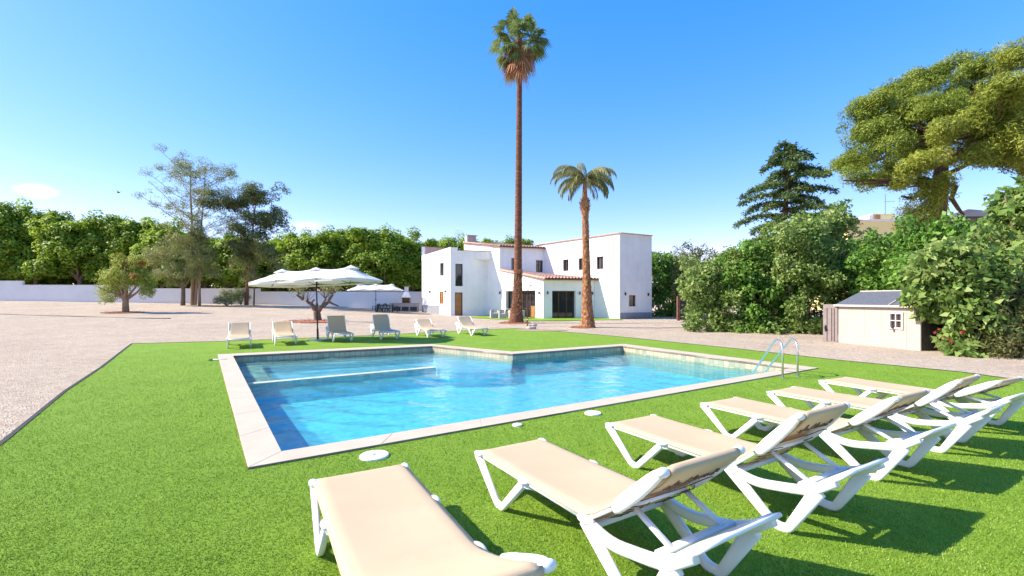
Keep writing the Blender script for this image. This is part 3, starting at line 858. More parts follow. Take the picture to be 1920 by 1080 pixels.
    for s in (-1, 1):
        for k in range(5):
            t = .10+.06*k+rr.uniform(-.01, .01); yy = s*(.10+.05*k*.4)
            p0 = B(t, s*.27, -.060); p1 = B(t+.05, s*.20, -.078); p2 = B(t+.01, s*.13, -.070)
            mb.tube(rounded([p0, p1, p2], .03, 3), .0032, 5)
    mb.tube(rounded([B(.42, -.26, -.056), B(.47, -.05, -.066), B(.43, .10, -.062), B(.46, .28, -.056), B(.44, .37, -.07)], .05, 4), .003, 5)
    mb.build('lacing_cord', 'cord', o)
    # cursive brown lettering embroidered across the rear of the top flap
    strokes = [[(0, .35), (.35, 1), (.62, .85), (.3, .5), (.62, .2), (.3, -.05), (0, .1)],
               [(.7, .1), (.95, .5), (1.15, .45), (.9, .05), (1.2, .1), (1.3, .5), (1.28, .05), (1.5, .4)],
               [(1.5, .4), (1.6, .05), (1.85, .5), (1.9, .05), (2.1, .2)], [(2.1, .1), (2.45, 1.05), (2.25, .0), (2.6, .15)],
               [(3.0, 1.0), (2.9, .0), (3.35, .05)], [(3.4, .3), (3.6, .5), (3.7, .2), (3.45, .05), (3.4, .3)], [(3.75, .1), (4.2, 1.1), (3.95, -.35), (4.3, .3)],
               [(4.3, .25), (4.6, .5), (4.45, .05), (4.85, .2)]]
    mb = MB()
    for stq in strokes:
        mb.tube(rounded([B(L-.165+q[1]*.085, -(-.22+q[0]*.088), -.060) for q in stq], .012, 2), .0034, 5)
    mb.build('script_lettering', 'cord', o)
    return root
def put(root, foot, head_dir, lateral0=True):
    """foot = ground point under the foot-left corner as seen from the camera side"""
    d = Vector((head_dir[0], head_dir[1])).normalized()
    root.rotation_euler = (0, 0, math.atan2(d.y, d.x))
    left = Vector((-d.y, d.x))           # +y side of the lounger
    root.location = (foot[0]+left.x*.332*lateral0, foot[1]+left.y*.332*lateral0, 0)
# near row: (foot corner px, py), heading, back angle, label
near = [((583, 902), (.488, -.873), 20, 'near lounger with lowered back, cut off at the bottom edge, beside the large skimmer lid'),
        ((893, 848), (.53, -.85), 38, 'second near lounger from the left, raised back showing brown cord lacing'),
        ((1138, 795), (.51, -.86), 43, 'third near lounger from the left, casting the longest shadow over open grass'),
        ((1316, 757), (.50, -.865), 36, 'fourth near lounger from the left, its back overlapping the next one'),
        ((1441, 735), (.53, -.85), 37, 'fifth near lounger from the left, next to the rightmost one'),
        ((1538, 714), (.43, -.90), 25, 'rightmost near lounger, the farthest of the row, below the pool ladder')]
for (fx, fy), hd, ang, lab in near:
    r = make_lounger(ang)
    f = P(fx, fy, .335); put(r, f, hd)
    tag(r, 'white framed '+lab if False else lab, 'sun lounger', 'sun loungers round the pool')
# far row, across the pool: foot legs' near-left bottom
far = [((422.5, 653.5), (474, 650), 36, 'leftmost far lounger across the pool, seen foot-on at the end of its row'),
       ((511, 648), (559, 643.5), 34, 'second far lounger from the left, just left of the big parasol pole'),
       ((620, 642), (663, 639), 54, 'far lounger with tan back raised high, just right of the big parasol pole'),
       ((709, 637), (750, 634.5), 58, 'far lounger with the steepest back, in front of the black garden chairs'),
       ((798, 634), (835, 630.5), 30, 'far lounger with low back in front of the corner of the white villa'),
       ((879, 630), (914, 627), 38, 'rightmost far lounger, in front of the curved tower wall of the villa')]
for (ax, ay), (bx, by), ang, lab in far:
    r = make_lounger(ang)
    c = (P(ax, ay, .02)+P(bx, by, .02))/2
    d = Vector((-.50, .86)).normalized()
    r.rotation_euler = (0, 0, math.atan2(d.y, d.x))
    r.location = (c.x-d.x*.36, c.y-d.y*.36, 0)
    tag(r, lab, 'sun lounger', 'sun loungers round the pool')

# ------------------------------------------------------------------ parasols
def make_parasol():
    root = empty('parasol', (0, 0, 0))
    MB().tube([(0, 0, .05), (0, 0, 2.78)], .026, 12).build('pole', 'black_metal', root, smooth=True)
    MB().tube([(0, 0, .05), (0, 0, .45)], .038, 12).build('lower_pole', 'black_metal', root, smooth=True)
    o = MB().tube([(0, 0, .0), (0, 0, .03), (0, 0, .055)], [.42, .42, .33], 32).build('base_plate', 'grey_metal', root, bevel=.004)
    mb = MB(); mb.tube([(0, 0, 1.25), (0, 0, 1.42)], .045, 10); mb.tube([(0, 0, 1.33), (.14, 0, 1.33), (.14, 0, 1.27)], .012, 6)
    mb.build('crank', 'black_metal', root)
    zr, za = 2.22, 2.74
    ap = [(-1.45, 0), (0, 0), (1.45, 0)]
    rim = [(-2.42, -.62), (-1.95, -1.20), (-1.45, -1.30), (-.72, -1.24), (0, -1.34), (.72, -1.24), (1.45, -1.30), (1.95, -1.20), (2.42, -.62),
           (2.42, .62), (1.95, 1.20), (1.45, 1.30), (.72, 1.24), (0, 1.34), (-.72, 1.24), (-1.45, 1.30), (-1.95, 1.20), (-2.42, .62)]
    def hz(x, y):
        dx = max(0, abs(x)-1.45); ay = abs(y)
        q = min(1, max(ay/1.30, dx/.97, ay/1.30*.62+dx/.97*.66))
        b_ = 1-q
        gap = (1-math.cos(abs(x)/1.45*2*math.pi))/2 if abs(x) < 1.45 else 0
        return zr+(za-zr)*b_ - .02*math.sin(math.pi*b_) - .05*gap*b_ + .045*gap*(1-b_)
    pts = [Vector(p) for p in rim]; n = len(pts); ed = [(i, (i+1) % n) for i in range(n)]
    for cx, cy in ap: pts.append(Vector((cx, cy)))
    for x in np.arange(-2.3, 2.31, .16):
        for y in np.arange(-1.28, 1.29, .16):
            if in_poly(x, y, [(p[0]*.97, p[1]*.97) for p in rim]): pts.append(Vector((float(x), float(y))))
    vs, es, fs, *_ = delaunay_2d_cdt(pts, ed, [], 1, 1e-6)
    mb = MB(); mb.v = [Vector((v.x, v.y, hz(v.x, v.y))) for v in vs]; mb.f = [tuple(f) for f in fs]
    for i in range(n):                                            # short valance
        a, b = Vector(rim[i]), Vector(rim[(i+1) % n])
        mb.quad((a.x, a.y, zr), (b.x, b.y, zr), (b.x, b.y, zr-.07), (a.x, a.y, zr-.07))
    o = mb.build('canopy', 'parasol', root)
    s_ = o.modifiers.new('s', 'SOLIDIFY'); s_.thickness = .006
    for cx, cy in ap:
        mb = MB()
        c0 = Vector((cx, 0, za+.075))
        k8 = [Vector((cx+.30*math.cos(a), .30*math.sin(a), za-.05)) for a in np.linspace(0, 2*math.pi, 9)[:-1]+.39]
        for i in range(8):
            mb.poly([c0, k8[i], k8[(i+1) % 8]]); mb.quad(k8[i], k8[(i+1) % 8], k8[(i+1) % 8]-Vector((0, 0, .03)), k8[i]-Vector((0, 0, .03)))
        mb.build('vent_cap', 'parasol', o)
    for (cx, cy) in ap:
        for (tx, ty) in ((cx-.72 if cx > -1 else -2.4, -1.2 if cx > -1 else -.62), (cx+.72 if cx < 1 else 2.4, -1.2 if cx < 1 else -.62), (cx-.72 if cx > -1 else -2.4, 1.2 if cx > -1 else .62), (cx+.72 if cx < 1 else 2.4, 1.2 if cx < 1 else .62)):
            MB().bar((cx, 0, za-.06), (tx, ty, zr-.02), .018, .018).build('rib', 'black_metal', root)
    MB().bar((-1.45, 0, za-.09), (1.45, 0, za-.09), .03, .03).build('ridge_bar', 'black_metal', root)
    return root
p1 = make_parasol(); g1 = P(596, 638.5); p1.location = g1; p1.rotation_euler = (R(-1.0), R(-2.2), R(-10))
tag(p1, 'big white triple-topped parasol on a black pole by the far loungers', 'parasol', 'triple-topped white parasols')
p2 = copy_tree(p1); g2 = G(704.6, 588); p2.location = Q(704.6, 42, .23); p2.rotation_euler = (0, 0, R(0)); p2.scale = (1, 1, .97)
tag(p2, 'smaller-looking distant white parasol over the black garden chairs', 'parasol', 'triple-topped white parasols')

# black garden chairs and table
def garden_chair():
    root = empty('garden_chair', (0, 0, 0))
    MB().box((0, 0, .42), (.46, .44, .03)).build('seat', 'plastic_black', root, bevel=.01)
    for sx in (-1, 1):
        for sy in (-1, 1):
            MB().bar((sx*.20, sy*.19, .41), (sx*.26, sy*.25, 0), .04, .04).build('leg', 'plastic_black', root)
        MB().sweep(rounded([(sx*.26, -.22, .41), (sx*.27, -.22, .64), (sx*.26, .2, .66)], .06), .03, .04, (1, 0, 0)).build('armrest', 'plastic_black', root)
    mb = MB()
    for k in range(5): mb.bar((-.16+k*.08, .21, .44), (-.17+k*.085, .28, .84-.02*abs(k-2)), .035, .015, ref=(0, 1, 0))
    mb.sweep(rounded([(-.23, .2, .42), (-.23, .28, .80), (0, .29, .90), (.23, .28, .80), (.23, .2, .42)], .12), .03, .035, (0, 1, 0))
    mb.build('backrest', 'plastic_black', root)
    return root
gd = 43.0
gc = Q(722, gd, .26)
t = empty('garden_table', gc, 0, 'black garden table hidden among black chairs under the distant parasol', 'table')
MB().box((0, 0, .73), (1.3, .8, .04)).build('tabletop', 'plastic_black', t, bevel=.01)
for sx in (-1, 1):
    for sy in (-1, 1): MB().bar((sx*.55, sy*.32, .72), (sx*.58, sy*.35, 0), .05, .05).build('leg', 'plastic_black', t)
g0 = garden_chair()
clabs = [(-.75, -.35, 80, 'black garden chair at the left end of the distant table, nearest the parasol pole'), (-.3, -.75, 10, 'black garden chair at the front left of the distant table'),
         (.3, -.78, -8, 'black garden chair at the front right of the distant table'), (.98, -.2, -80, 'black garden chair at the right end of the distant table, by the barbecue'),
         (-.3, .75, 175, 'black garden chair behind the distant table, on its left'), (.3, .75, 184, 'black garden chair behind the distant table, on its right')]
for i, (x, y, a, lab) in enumerate(clabs):
    o = g0 if i == 0 else copy_tree(g0)
    o.location = gc+Vector((x, y, 0)); o.rotation_euler = (0, 0, R(a+180))
    tag(o, lab, 'chair', 'black chairs round the garden table')

# barbecue
bd = 45.5
bb = Q(761, bd, .30)
bq = empty('barbecue', bb, R(4), 'stone-fronted garden barbecue with white hood and chimney against the wall', 'barbecue')
MB().box((0, 0, .42), (2.5, .7, .80)).build('counter', 'concrete', bq, bevel=.01)
MB().box((0, -.01, .85), (2.6, .76, .06)).build('worktop', 'concrete', bq, bevel=.01)
mb = MB()
for k in range(3): mb.box((-.8+.8*k, -.362, .30), (.66, .02, .40))
mb.build('niche_shade', 'dark_board_shade', bq)  # dark plates on the counter front, painted shade of the openings
fb = MB(); fb.box((-.32, 0, 1.15), (.06, .6, .55)); fb.box((.42, 0, 1.15), (.06, .6, .55)); fb.box((.05, .27, 1.15), (.68, .06, .55)); fb.build('firebox', 'firebrick', bq)
MB().box((.05, -.05, 1.0), (.66, .4, .05)).build('grill', 'soot', bq)
mb = MB(); i = 0
lo = [(-.38, -.34), (.48, -.34), (.48, .3), (-.38, .3)]; hi = [(-.15, -.12), (.25, -.12), (.25, .22), (-.15, .22)]
for k in range(4):
    j = (k+1) % 4; mb.quad((*lo[k], 1.43), (*lo[j], 1.43), (*hi[j], 1.95), (*hi[k], 1.95))
mb.prism(lo, 1.40, 1.43)
mb.build('hood', 'concrete_pale', bq)
MB().box((.05, .05, 2.2), (.36, .32, .5)).build('chimney', 'concrete_pale', bq)
MB().box((.05, .05, 2.48), (.46, .42, .06)).build('chimney_cap', 'concrete', bq)

# ------------------------------------------------------------------ boundary wall
wr = empty('boundary_wall', Q(300, 47, 0), 0, 'long low white rendered wall stepping down from left to right behind the gravel', 'wall')
def wd(px): return 46.0+2.0*px/790
segs = [(-260, 42, 527), (42, 272, 535), (272, 487, 541.5), (487, 800, 547.5)]
mb = MB(); cp = MB()
for x0, x1, yt in segs:
    a = Q(x0, wd(x0)); b = Q(x1, wd(x1)); zt = Z(yt, wd((x0+x1)/2)); nv = Vector((0, .22, 0))
    mb.prism([(a.x, a.y), (b.x, b.y), (b.x, b.y+.22), (a.x, a.y+.22)], -.4, zt)
    cp.prism([(a.x, a.y-.02), (b.x-.004, b.y-.02), (b.x-.004, b.y+.24), (a.x, a.y+.24)], zt+.001, zt+.045)
mb.build('wall_body', 'plaster_wall', wr, wr.location); cp.build('wall_cap', 'plaster_wall', wr, wr.location)

# ------------------------------------------------------------------ the villa
house = empty('white_villa', Q(1000, 40, 0), 0, 'white rendered two-storey villa with terracotta tiled roofs and brown window frames', 'villa')
HO = house.location
def hb(mb, name, m, parent=house, **kw): return mb.build(name, m, parent, HO, **kw)
def line_at(p0, p1, px):
    k = (px-960)/F; u = p1-p0; t = (k*p0.y-p0.x)/(u.x-k*u.y); return t
def opening(p0, p1, x0, x1, y0, y1):
    L = (p1-p0).length; t0 = line_at(p0, p1, x0); t1 = line_at(p0, p1, x1)
    dm = (p0+(p1-p0)*((t0+t1)/2)).y
    return (t0*L, t1*L, Z(y1, dm), Z(y0, dm))
def wall(p0, p1, z0, zt0, zt1, ops, depth=.22, name='wall', material='plaster'):
    p0 = Vector((p0.x, p0.y, 0)); p1 = Vector((p1.x, p1.y, 0)); L = (p1-p0).length; u = (p1-p0)/L; inn = Vector((-u.y, u.x, 0))
    ss = sorted({0, L} | {v for o in ops for v in o[:2]}); zz = sorted({z0} | {v for o in ops for v in o[2:4]})
    mb = MB()
    top = lambda s: zt0+(zt1-zt0)*s/L
    def pt(s, z, d=0): return p0+u*s+Vector((0, 0, z))+inn*d
    for i in range(len(ss)-1):
        a, b = ss[i], ss[i+1]; m = (a+b)/2
        for j in range(len(zz)):
            z1 = zz[j]
            if j < len(zz)-1:
                z2 = zz[j+1]
                if any(o[0] < m < o[1] and o[2] < (z1+z2)/2 < o[3] for o in ops): continue
                mb.quad(pt(a, z1), pt(b, z1), pt(b, z2), pt(a, z2))
            else: mb.quad(pt(a, z1), pt(b, z1), pt(b, top(b)), pt(a, top(a)))
    for a, b, c, d in ops:
        mb.quad(pt(a, c), pt(a, d), pt(a, d, depth), pt(a, c, depth)); mb.quad(pt(b, d), pt(b, c), pt(b, c, depth), pt(b, d, depth))
        mb.quad(pt(a, d), pt(b, d), pt(b, d, depth), pt(a, d, depth)); mb.quad(pt(b, c), pt(a, c), pt(a, c, depth), pt(b, c, depth))
    hb(mb, name, material)
    return u, inn, pt
def window(pt, op, depth, frame='wood_dark', pane='glass', bars=1, sill=True, fw=.07, name='window', pane_name='pane'):
    a, b, c, d = op; mb = MB(); dd = depth-.08
    def bx(s0, s1, z0, z1, d0, d1):
        q = [pt(s0, z0, d0), pt(s1, z0, d0), pt(s1, z0, d1), pt(s0, z0, d1)]
        mb.prism([(v.x, v.y) for v in q], z0, z1)
    bx(a, b, d-fw, d, dd, depth); bx(a, b, c, c+fw, dd, depth); bx(a, a+fw, c+fw, d-fw, dd, depth); bx(b-fw, b, c+fw, d-fw, dd, depth)
    for k in range(bars):
        m = a+(b-a)*(k+1)/(bars+1); bx(m-fw*.5, m+fw*.5, c+fw, d-fw, dd+.01, depth)
    w = hb(mb, name, frame)
    m2 = MB(); m2.quad(pt(a+.01, c+.01, depth-.03), pt(b-.01, c+.01, depth-.03), pt(b-.01, d-.01, depth-.03), pt(a+.01, d-.01, depth-.03))
    hb(m2, pane_name, pane, w)
    if sill:
        m3 = MB(); q = [pt(a-.06, 0, -.05), pt(b+.06, 0, -.05), pt(b+.06, 0, depth-.10), pt(a-.06, 0, depth-.10)]
        m3.prism([(v.x, v.y) for v in q], c-.045, c+.004); hb(m3, 'sill', 'plaster', w)
    return w
def wlamp(p0, p1, px, py, s=.1):
    t = line_at(p0, p1, px); q = p0+(p1-p0)*t; u = (p1-p0).normalized(); n = Vector((u.y, -u.x, 0)); z = Z(py, q.y)
    q = Vector((q.x, q.y, z)); mb = MB()
    mb.tube([q+n*.10+Vector((0, 0, -.12)), q+n*.10+Vector((0, 0, .12))], .055, 10); mb.bar(q, q+n*.06, .06, .09)
    hb(mb, 'wall_lamp', 'black_metal')
# plan
T1 = Q(791, 45.5); T2 = Q(844.6, 41.0); T3 = Q(920, 42.4)
M0 = Q(870, 46.2); M1 = Q(937, 41.28); P1 = Q(1019, 36.6); P2 = Q(1114.5, 37.8)
W1 = Q(1162, 35.7); W2 = Q(1222, 37.3); WB = Q(1005, 43.8)
ZT = 6.2
# tower: lit flank
ops = [opening(T1, T2, 824.5, 832, 493, 517), opening(T1, T2, 824, 831.6, 546.5, 570)]
u, inn, pt = wall(T1, T2, -.1, 5.85, ZT, ops)
window(pt, ops[0], .22, bars=0)
window(pt, ops[1], .10, frame='wood_warm', pane='wood_warm', bars=1, name='shutter', pane_name='louvre')
# pinkish inner parapet behind the flank
mb = MB(); a = T1+Vector((.2, .3, 0)); b = Q(838, 46.5)
mb.prism([(T1.x-.02, T1.y), (T1.x+.25, T1.y), (T1.x+.9, T1.y+2.6), (T1.x+.6, T1.y+2.6)], 5.5, 6.75); hb(mb, 'parapet', 'plaster')
bk = Q(848, 47.5)
mb = MB(); mb.prism([(T1.x+.25, T1.y+.15), (bk.x, bk.y), (bk.x, bk.y+.2), (T1.x+.25, T1.y+.4)], 5.5, 6.72); hb(mb, 'parapet', 'plaster_pink')
mb = MB(); mb.prism([(T1.x-.05, T1.y-.05), (T1.x+.35, T1.y+.1), (T1.x+.35, T1.y+.5), (T1.x-.05, T1.y+.4)], 6.75, 6.80); mb.prism([(T1.x+.3, T1.y+.1), (bk.x, bk.y-.05), (bk.x, bk.y+.3), (T1.x+.3, T1.y+.45)], 6.721, 6.78)
hb(mb, 'parapet_cap', 'terracotta')
# tower: front with tall window and door, then the curved bay under a flat band
F2 = T2+(T3-T2)*line_at(T2, T3, 869.5)
ops = [opening(T2, F2, 853.8, 868, 494.5, 536.7), opening(T2, F2, 853, 867.6, 548.4, 592.5)]
u, inn, pt = wall(T2, F2, -.1, 5.2, 5.2, ops, .3)
window(pt, ops[0], .30, frame='black_metal', bars=0, fw=.05)
window(pt, ops[1], .20, frame='wood_dark', pane='wood_warm', bars=0, sill=False, name='door', pane_name='door_leaf')
mb = MB(); pts = []; du = (T3-F2); un = Vector((du.y, -du.x, 0)).normalized()
for k in range(17):
    t = k/16; pts.append(F2+du*t*.965 - un*(.55*math.sin(math.pi*t*.5)**2*1.0 - .0))
for a, b in zip(pts, pts[1:]): mb.quad((a.x, a.y, -.1), (b.x, b.y, -.1), (b.x, b.y, 5.25), (a.x, a.y, 5.25))
hb(mb, 'curved_wall', 'plaster', smooth=True)
mb = MB(); mb.prism([(F2.x-.002, F2.y), (T3.x, T3.y), (T3.x+.3, T3.y+1.3), (F2.x, F2.y+1.3)], 5.2, 5.94); mb.prism([(T2.x, T2.y+.002), (F2.x-.003, F2.y+.002), (F2.x-.003, F2.y+.30), (T2.x, T2.y+.30)], 5.2, 5.94)
hb(mb, 'band', 'plaster')
mb = MB(); mb.prism([(F2.x-.6, F2.y-.30), (T3.x+.05, T3.y-.05), (T3.x+.05, T3.y+.3), (F2.x-.6, F2.y+.1)], 5.942, 5.99); hb(mb, 'band_cap', 'terracotta_dark')
mb = MB(); mb.prism([(T1.x, T1.y-.06), (T2.x, T2.y-.06), (T2.x, T2.y+.28), (T1.x+.2, T1.y+.25)], 5.3, [5.853, ZT+.003, ZT+.003, 5.853]); 
hb(mb, 'flank_top', 'plaster')
mb = MB(); mb.prism([(T2.x-.001, T2.y-.01), (F2.x-.55, F2.y-.30), (F2.x-.55, F2.y+.0), (T2.x, T2.y+.28)], 5.94, ZT); hb(mb, 'corner_top', 'plaster')
# flat tower roof
mb = MB(); mb.poly([(T1.x+.1, T1.y+.1, 5.6), (T2.x, T2.y+.1, 5.6), (T3.x, T3.y+.2, 5.6), (T3.x+.3, T3.y+5, 5.6), (T1.x, T1.y+4, 5.6)]); hb(mb, 'flat_roof', 'concrete')
# main block: lit flank (upper and lower are one plane down to the porch corner)
topA = Z(456, M0.y); topB = Z(462.5, M1.y)
wall(M0, M1, -.1, topA, topB, [])
eL = (P1-M1).length
zp0 = Z(506.5, M1.y); zp1 = Z(521, P1.y)
ops = [opening(M1, P1, 948.5, 1004, 545, 597)]; ops[0] = (ops[0][0], ops[0][1], -.02, ops[0][3])
u, inn, pt = wall(M1, P1, -.1, zp0, zp1, ops, .35, name='porch_flank')
w_ = window(pt, ops[0], .35, frame='wood_dark', pane='glass', bars=3, sill=False, fw=.10, name='sliding_door')
mb = MB(); a, b = ops[0][1]-1.0, ops[0][1]-.12
mb.quad(pt(a, .0, .31), pt(b, .0, .31), pt(b, 1.0, .31), pt(a, 1.0, .31)); hb(mb, 'lower_panel', 'wood_warm', w_)
# main block: shaded front under the eave
dB = Vector((.93, .37, 0)).normalized()
M2 = M1+dB*4.9
ops = [opening(M1, M2, 959, 970.5, 484, 507), opening(M1, M2, 1005, 1018, 488, 510.5)]
u, inn, pt = wall(M1, M2, 3.2, topB, topB, ops, .25, name='upper_wall')
for o_ in ops: window(pt, o_, .2, bars=1)
# porch front
ops = [opening(P1, P2, 1035.3, 1079.3, 545.3, 595), opening(P1, P2, 1091, 1096, 546, 595)]
ops = [(o_[0], o_[1], 0.0, o_[3]) for o_ in ops]
u, inn, pt = wall(P1, P2, -.1, 3.05, 3.05, ops, .4, name='porch_front')
window(pt, ops[0], .38, frame='wood_dark', bars=2, sill=False, fw=.09, name='patio_door')
window(pt, ops[1], .38, frame='wood_dark', bars=0, sill=False, fw=.05, name='patio_door')
# wing: lit long side, shaded gable end
ops = [opening(W1+(WB-W1)*1.0, W1, *q) for q in ((1055.6, 1066, 486.5, 508.3), (1084.5, 1094.5, 484, 506.3), (1118.5, 1131.5, 481, 504.8))]
u, inn, pt = wall(WB, W1, -.1, 6.7, 6.7, ops, .25, name='wing_wall')
for o_ in ops: window(pt, o_, .2, bars=1)
ops = [opening(W1, W2, 1179.5, 1192.5, 553.6, 574.6)]
u, inn, pt = wall(W1, W2, -.1, 6.7, 6.7, ops, .25, name='wing_end')
window(pt, ops[0], .2, bars=0)
WBk = W2+(WB-W1)*1.0
mb = MB()
mb.quad(W2+Vector((0, 0, -.1)), WBk+Vector((0, 0, -.1)), WBk+Vector((0, 0, 6.7)), W2+Vector((0, 0, 6.7)))
mb.quad(WBk+Vector((0, 0, -.1)), WB+Vector((0, 0, -.1)), WB+Vector((0, 0, 6.7)), WBk+Vector((0, 0, 6.7)))
hb(mb, 'rear_wall', 'plaster')
mb = MB(); mb.poly([WB+Vector((0, 0, 6.45)), W1+Vector((0, 0, 6.45)), W2+Vector((0, 0, 6.45)), WBk+Vector((0, 0, 6.45))]); hb(mb, 'wing_roof', 'concrete')
mb = MB()
mb.bar(WB+Vector((0, 0, 6.72)), W1+Vector((0, 0, 6.72)), .26, .05); mb.bar(W1+Vector((0, 0, 6.722)), W2+Vector((0, 0, 6.722)), .26, .05); hb(mb, 'parapet_cap', 'terracotta')
# plinths
for a, b, x0, x1, h in ((T1, T2, 791.5, 823, .72), (W1, W2, 1163, 1222, .50)):
    t0, t1 = line_at(a, b, x0), line_at(a, b, x1); p, q = a+(b-a)*max(0, t0), a+(b-a)*min(1, t1); u = (b-a).normalized(); n = Vector((u.y, -u.x, 0))*.03
    mb = MB(); mb.prism([(p.x+n.x, p.y+n.y), (q.x+n.x, q.y+n.y), (q.x, q.y), (p.x, p.y)], -.05, h+(.25 if a is T1 else 0)); hb(mb, 'plinth', 'plinth')
# lamps
for a, b, px, py in ((T1, T2, 807, 547), (T1, T2, 836, 546.5), (M1, P1, 938.5, 549), (M1, P1, 1012, 549), (P1, P2, 1026.4, 549), (P1, P2, 1086.5, 549.5), (P1, P2, 1110, 549.8), (W1, W2, 1171.5, 551), (W1, W2, 1214.5, 552)):
    wlamp(a, b, px, py)
# tiled roofs: barrel tiles as half rounds running down the slope
def tiles(e0, e1, r0, r1, name='tile_roof', pitch=.27, thick=True):
    """e0,e1 eave ends, r0,r1 ridge ends"""
    e0, e1, r0, r1 = map(Vector, (e0, e1, r0, r1)); L = (e1-e0).length; nt = int(L/pitch); sub = 6; nv = max(3, int((r0-e0).length/.38))
    up = (e1-e0).cross(r0-e0).normalized();  up = up if up.z > 0 else -up
    V = []; Fc = []; W = nt*sub+1
    for j in range(nv):
        for half in (0, 1):
            v = (j+half*.999)/nv; lift = .028*(1-half)
            for i in range(W):
                uu = i/(nt*sub); base = e0.lerp(e1, uu).lerp(r0.lerp(r1, uu), v)
                h = .10*abs(math.sin(math.pi*i/sub))
                V.append(tuple(base+up*(h+lift+.03)-HO))
    for r in range(2*nv-1):
        for i in range(W-1):
            a = r*W+i; Fc.append((a, a+1, a+W+1, a+W))
    o = np_mesh(name, V, Fc, 'terracotta', house, smooth=False)
    mb = MB(); t = up*.03
    for k in range(1):
        mb.quad(e0+t*.9, e1+t*.9, r1+t*.9, r0+t*.9); mb.quad(e0-t*2, r0-t*2, r1-t*2, e1-t*2); mb.quad(e0-t*2, e1-t*2, e1+t*.9, e0+t*.9); mb.quad(e0-t*2, e0+t*.9, r0+t*.9, r0-t*2)
    mb.build('roof_deck', 'terracotta_dark', o, HO)
    return o
nB = Vector((dB.y, -dB.x, 0))
zE = topB
eave0 = M1+nB*.28-dB*.12+Vector((0, 0, zE-.0)); eave1 = M1+dB*5.25+nB*.28+Vector((0, 0, zE-.0))
uA = (M0-M1).normalized(); LA = (M0-M1).length
rid0 = M0-dB*.12+Vector((0, 0, topA+.02)); rid1 = rid0+dB*5.3; rid1.z = topA+.02
roof1 = tiles(eave0, eave1, rid0, rid1)
# verge tiles along the lit flank
mb = MB()
for k in range(18):
    t = k/18; a = (M1+Vector((0, 0, topB+.07))).lerp(M0+Vector((0, 0, topA+.09)), t); b = (M1+Vector((0, 0, topB+.07))).lerp(M0+Vector((0, 0, topA+.09)), t+1/18*1.05)
    mb.tube([a-dB*.04, b-dB*.04], [.10, .085], 8)
mb.build('verge_tiles', 'terracotta', roof1, HO)
# porch roof
pe0 = P1-dB*.12+Vector((P2-P1).normalized().cross(Vector((0, 0, 1))))*.42; pn = (P2-P1).normalized().cross(Vector((0, 0, 1)))
pe0 = P1-(P2-P1).normalized()*.1+pn*.42+Vector((0, 0, zp1-.10)); pe1 = P2+(P2-P1).normalized()*.25+pn*.42+Vector((0, 0, zp1-.10))
pr0 = M1+Vector((0, 0, zp0+.02)); pr1 = M1+dB*5.0+Vector((0, 0, 3.80)); 
tiles(pe0, pe1, pr0, pr1)
mb = MB(); mb.prism([(q.x, q.y) for q in (P1+pn*.35, P2+pn*.35, P2, P1)], 3.04, [3.08, 3.08, 3.16, 3.16]); hb(mb, 'soffit', 'shed_trim')
mb = MB(); v0 = M1+Vector((0, 0, zp0+.03)); v1 = P1+pn*.42+Vector((0, 0, zp1-.05))
for k in range(16):
    a = v0.lerp(v1, k/16); b = v0.lerp(v1, (k+1.05)/16); mb.tube([a-dB*.02, b-dB*.02], [.085, .10], 8)
hb(mb, 'verge_tiles', 'terracotta')
# close the main block behind
mb = MB(); back = M0+dB*5.3
mb.quad(M0+Vector((0, 0, -.1)), back+Vector((0, 0, -.1)), back+Vector((0, 0, topA)), M0+Vector((0, 0, topA))); hb(mb, 'rear_wall', 'plaster')
# chimney
cx = Q(883, 46.0); zc0 = Z(458, 46.0)-.3; zc1 = Z(441.5, 46.0)
mb = MB(); mb.box((cx.x, cx.y+.5, (zc0+zc1)/2), (.82, .6, zc1-zc0), rz=R(22)); ch = mb.build('chimney', 'plaster_pink', roof1, HO)
mb = MB(); mb.box((cx.x, cx.y+.5, zc1+.03), (1.05, .8, .06), rz=R(22)); mb.build('chimney_cap', 'concrete', roof1, HO)
mb = MB(); mb.box((cx.x-.47, cx.y+.3, (zc0+zc1)/2-.1), (.16, .6, zc1-zc0+.1), rz=R(22)); mb.build('chimney_side', 'plaster', roof1, HO)
# television aerial and a small flue
ax = Q(858.5, 45.0); z0 = 5.6; z1 = Z(431, 45.0)
mb = MB(); mb.tube([(ax.x, ax.y, z0), (ax.x, ax.y, z1)], .018, 6)
for k in range(4):
    zz = z1-.1-k*.22; mb.bar((ax.x-.35+k*.12, ax.y-.1, zz), (ax.x+.35-k*.05, ax.y+.1, zz+.03), .012, .012)
for k in range(6): mb.bar((ax.x-.3+.11*k, ax.y, z1-.75), (ax.x-.3+.11*k, ax.y, z1-.30), .012, .012)
hb(mb, 'aerial', 'grey_metal')
fx = Q(840.5, 44.5); mb = MB(); mb.tube([(fx.x, fx.y, 5.6), (fx.x, fx.y, Z(452.5, 44.5))], .05, 8); hb(mb, 'flue', 'black_metal')

# lawn strip beside the villa
ls = [P(872, 591.5), P(1000, 600.5), P(1120, 601.5), P(1190, 600.6), P(1162, 597.5), P(1019, 595.5), P(905, 589.5)]
ls = [P(868, 596.2), P(985, 602.5), P(1060, 602), P(1168, 600.2), P(1160, 597.8), P(1110, 594.8), P(1019, 595), P(925, 589), P(868, 590.5)]
mb = MB(); mb.poly([(p.x, p.y, .035) for p in ls]); o = mb.build('lawn_by_villa', 'turf'); tag(o, kind='structure')

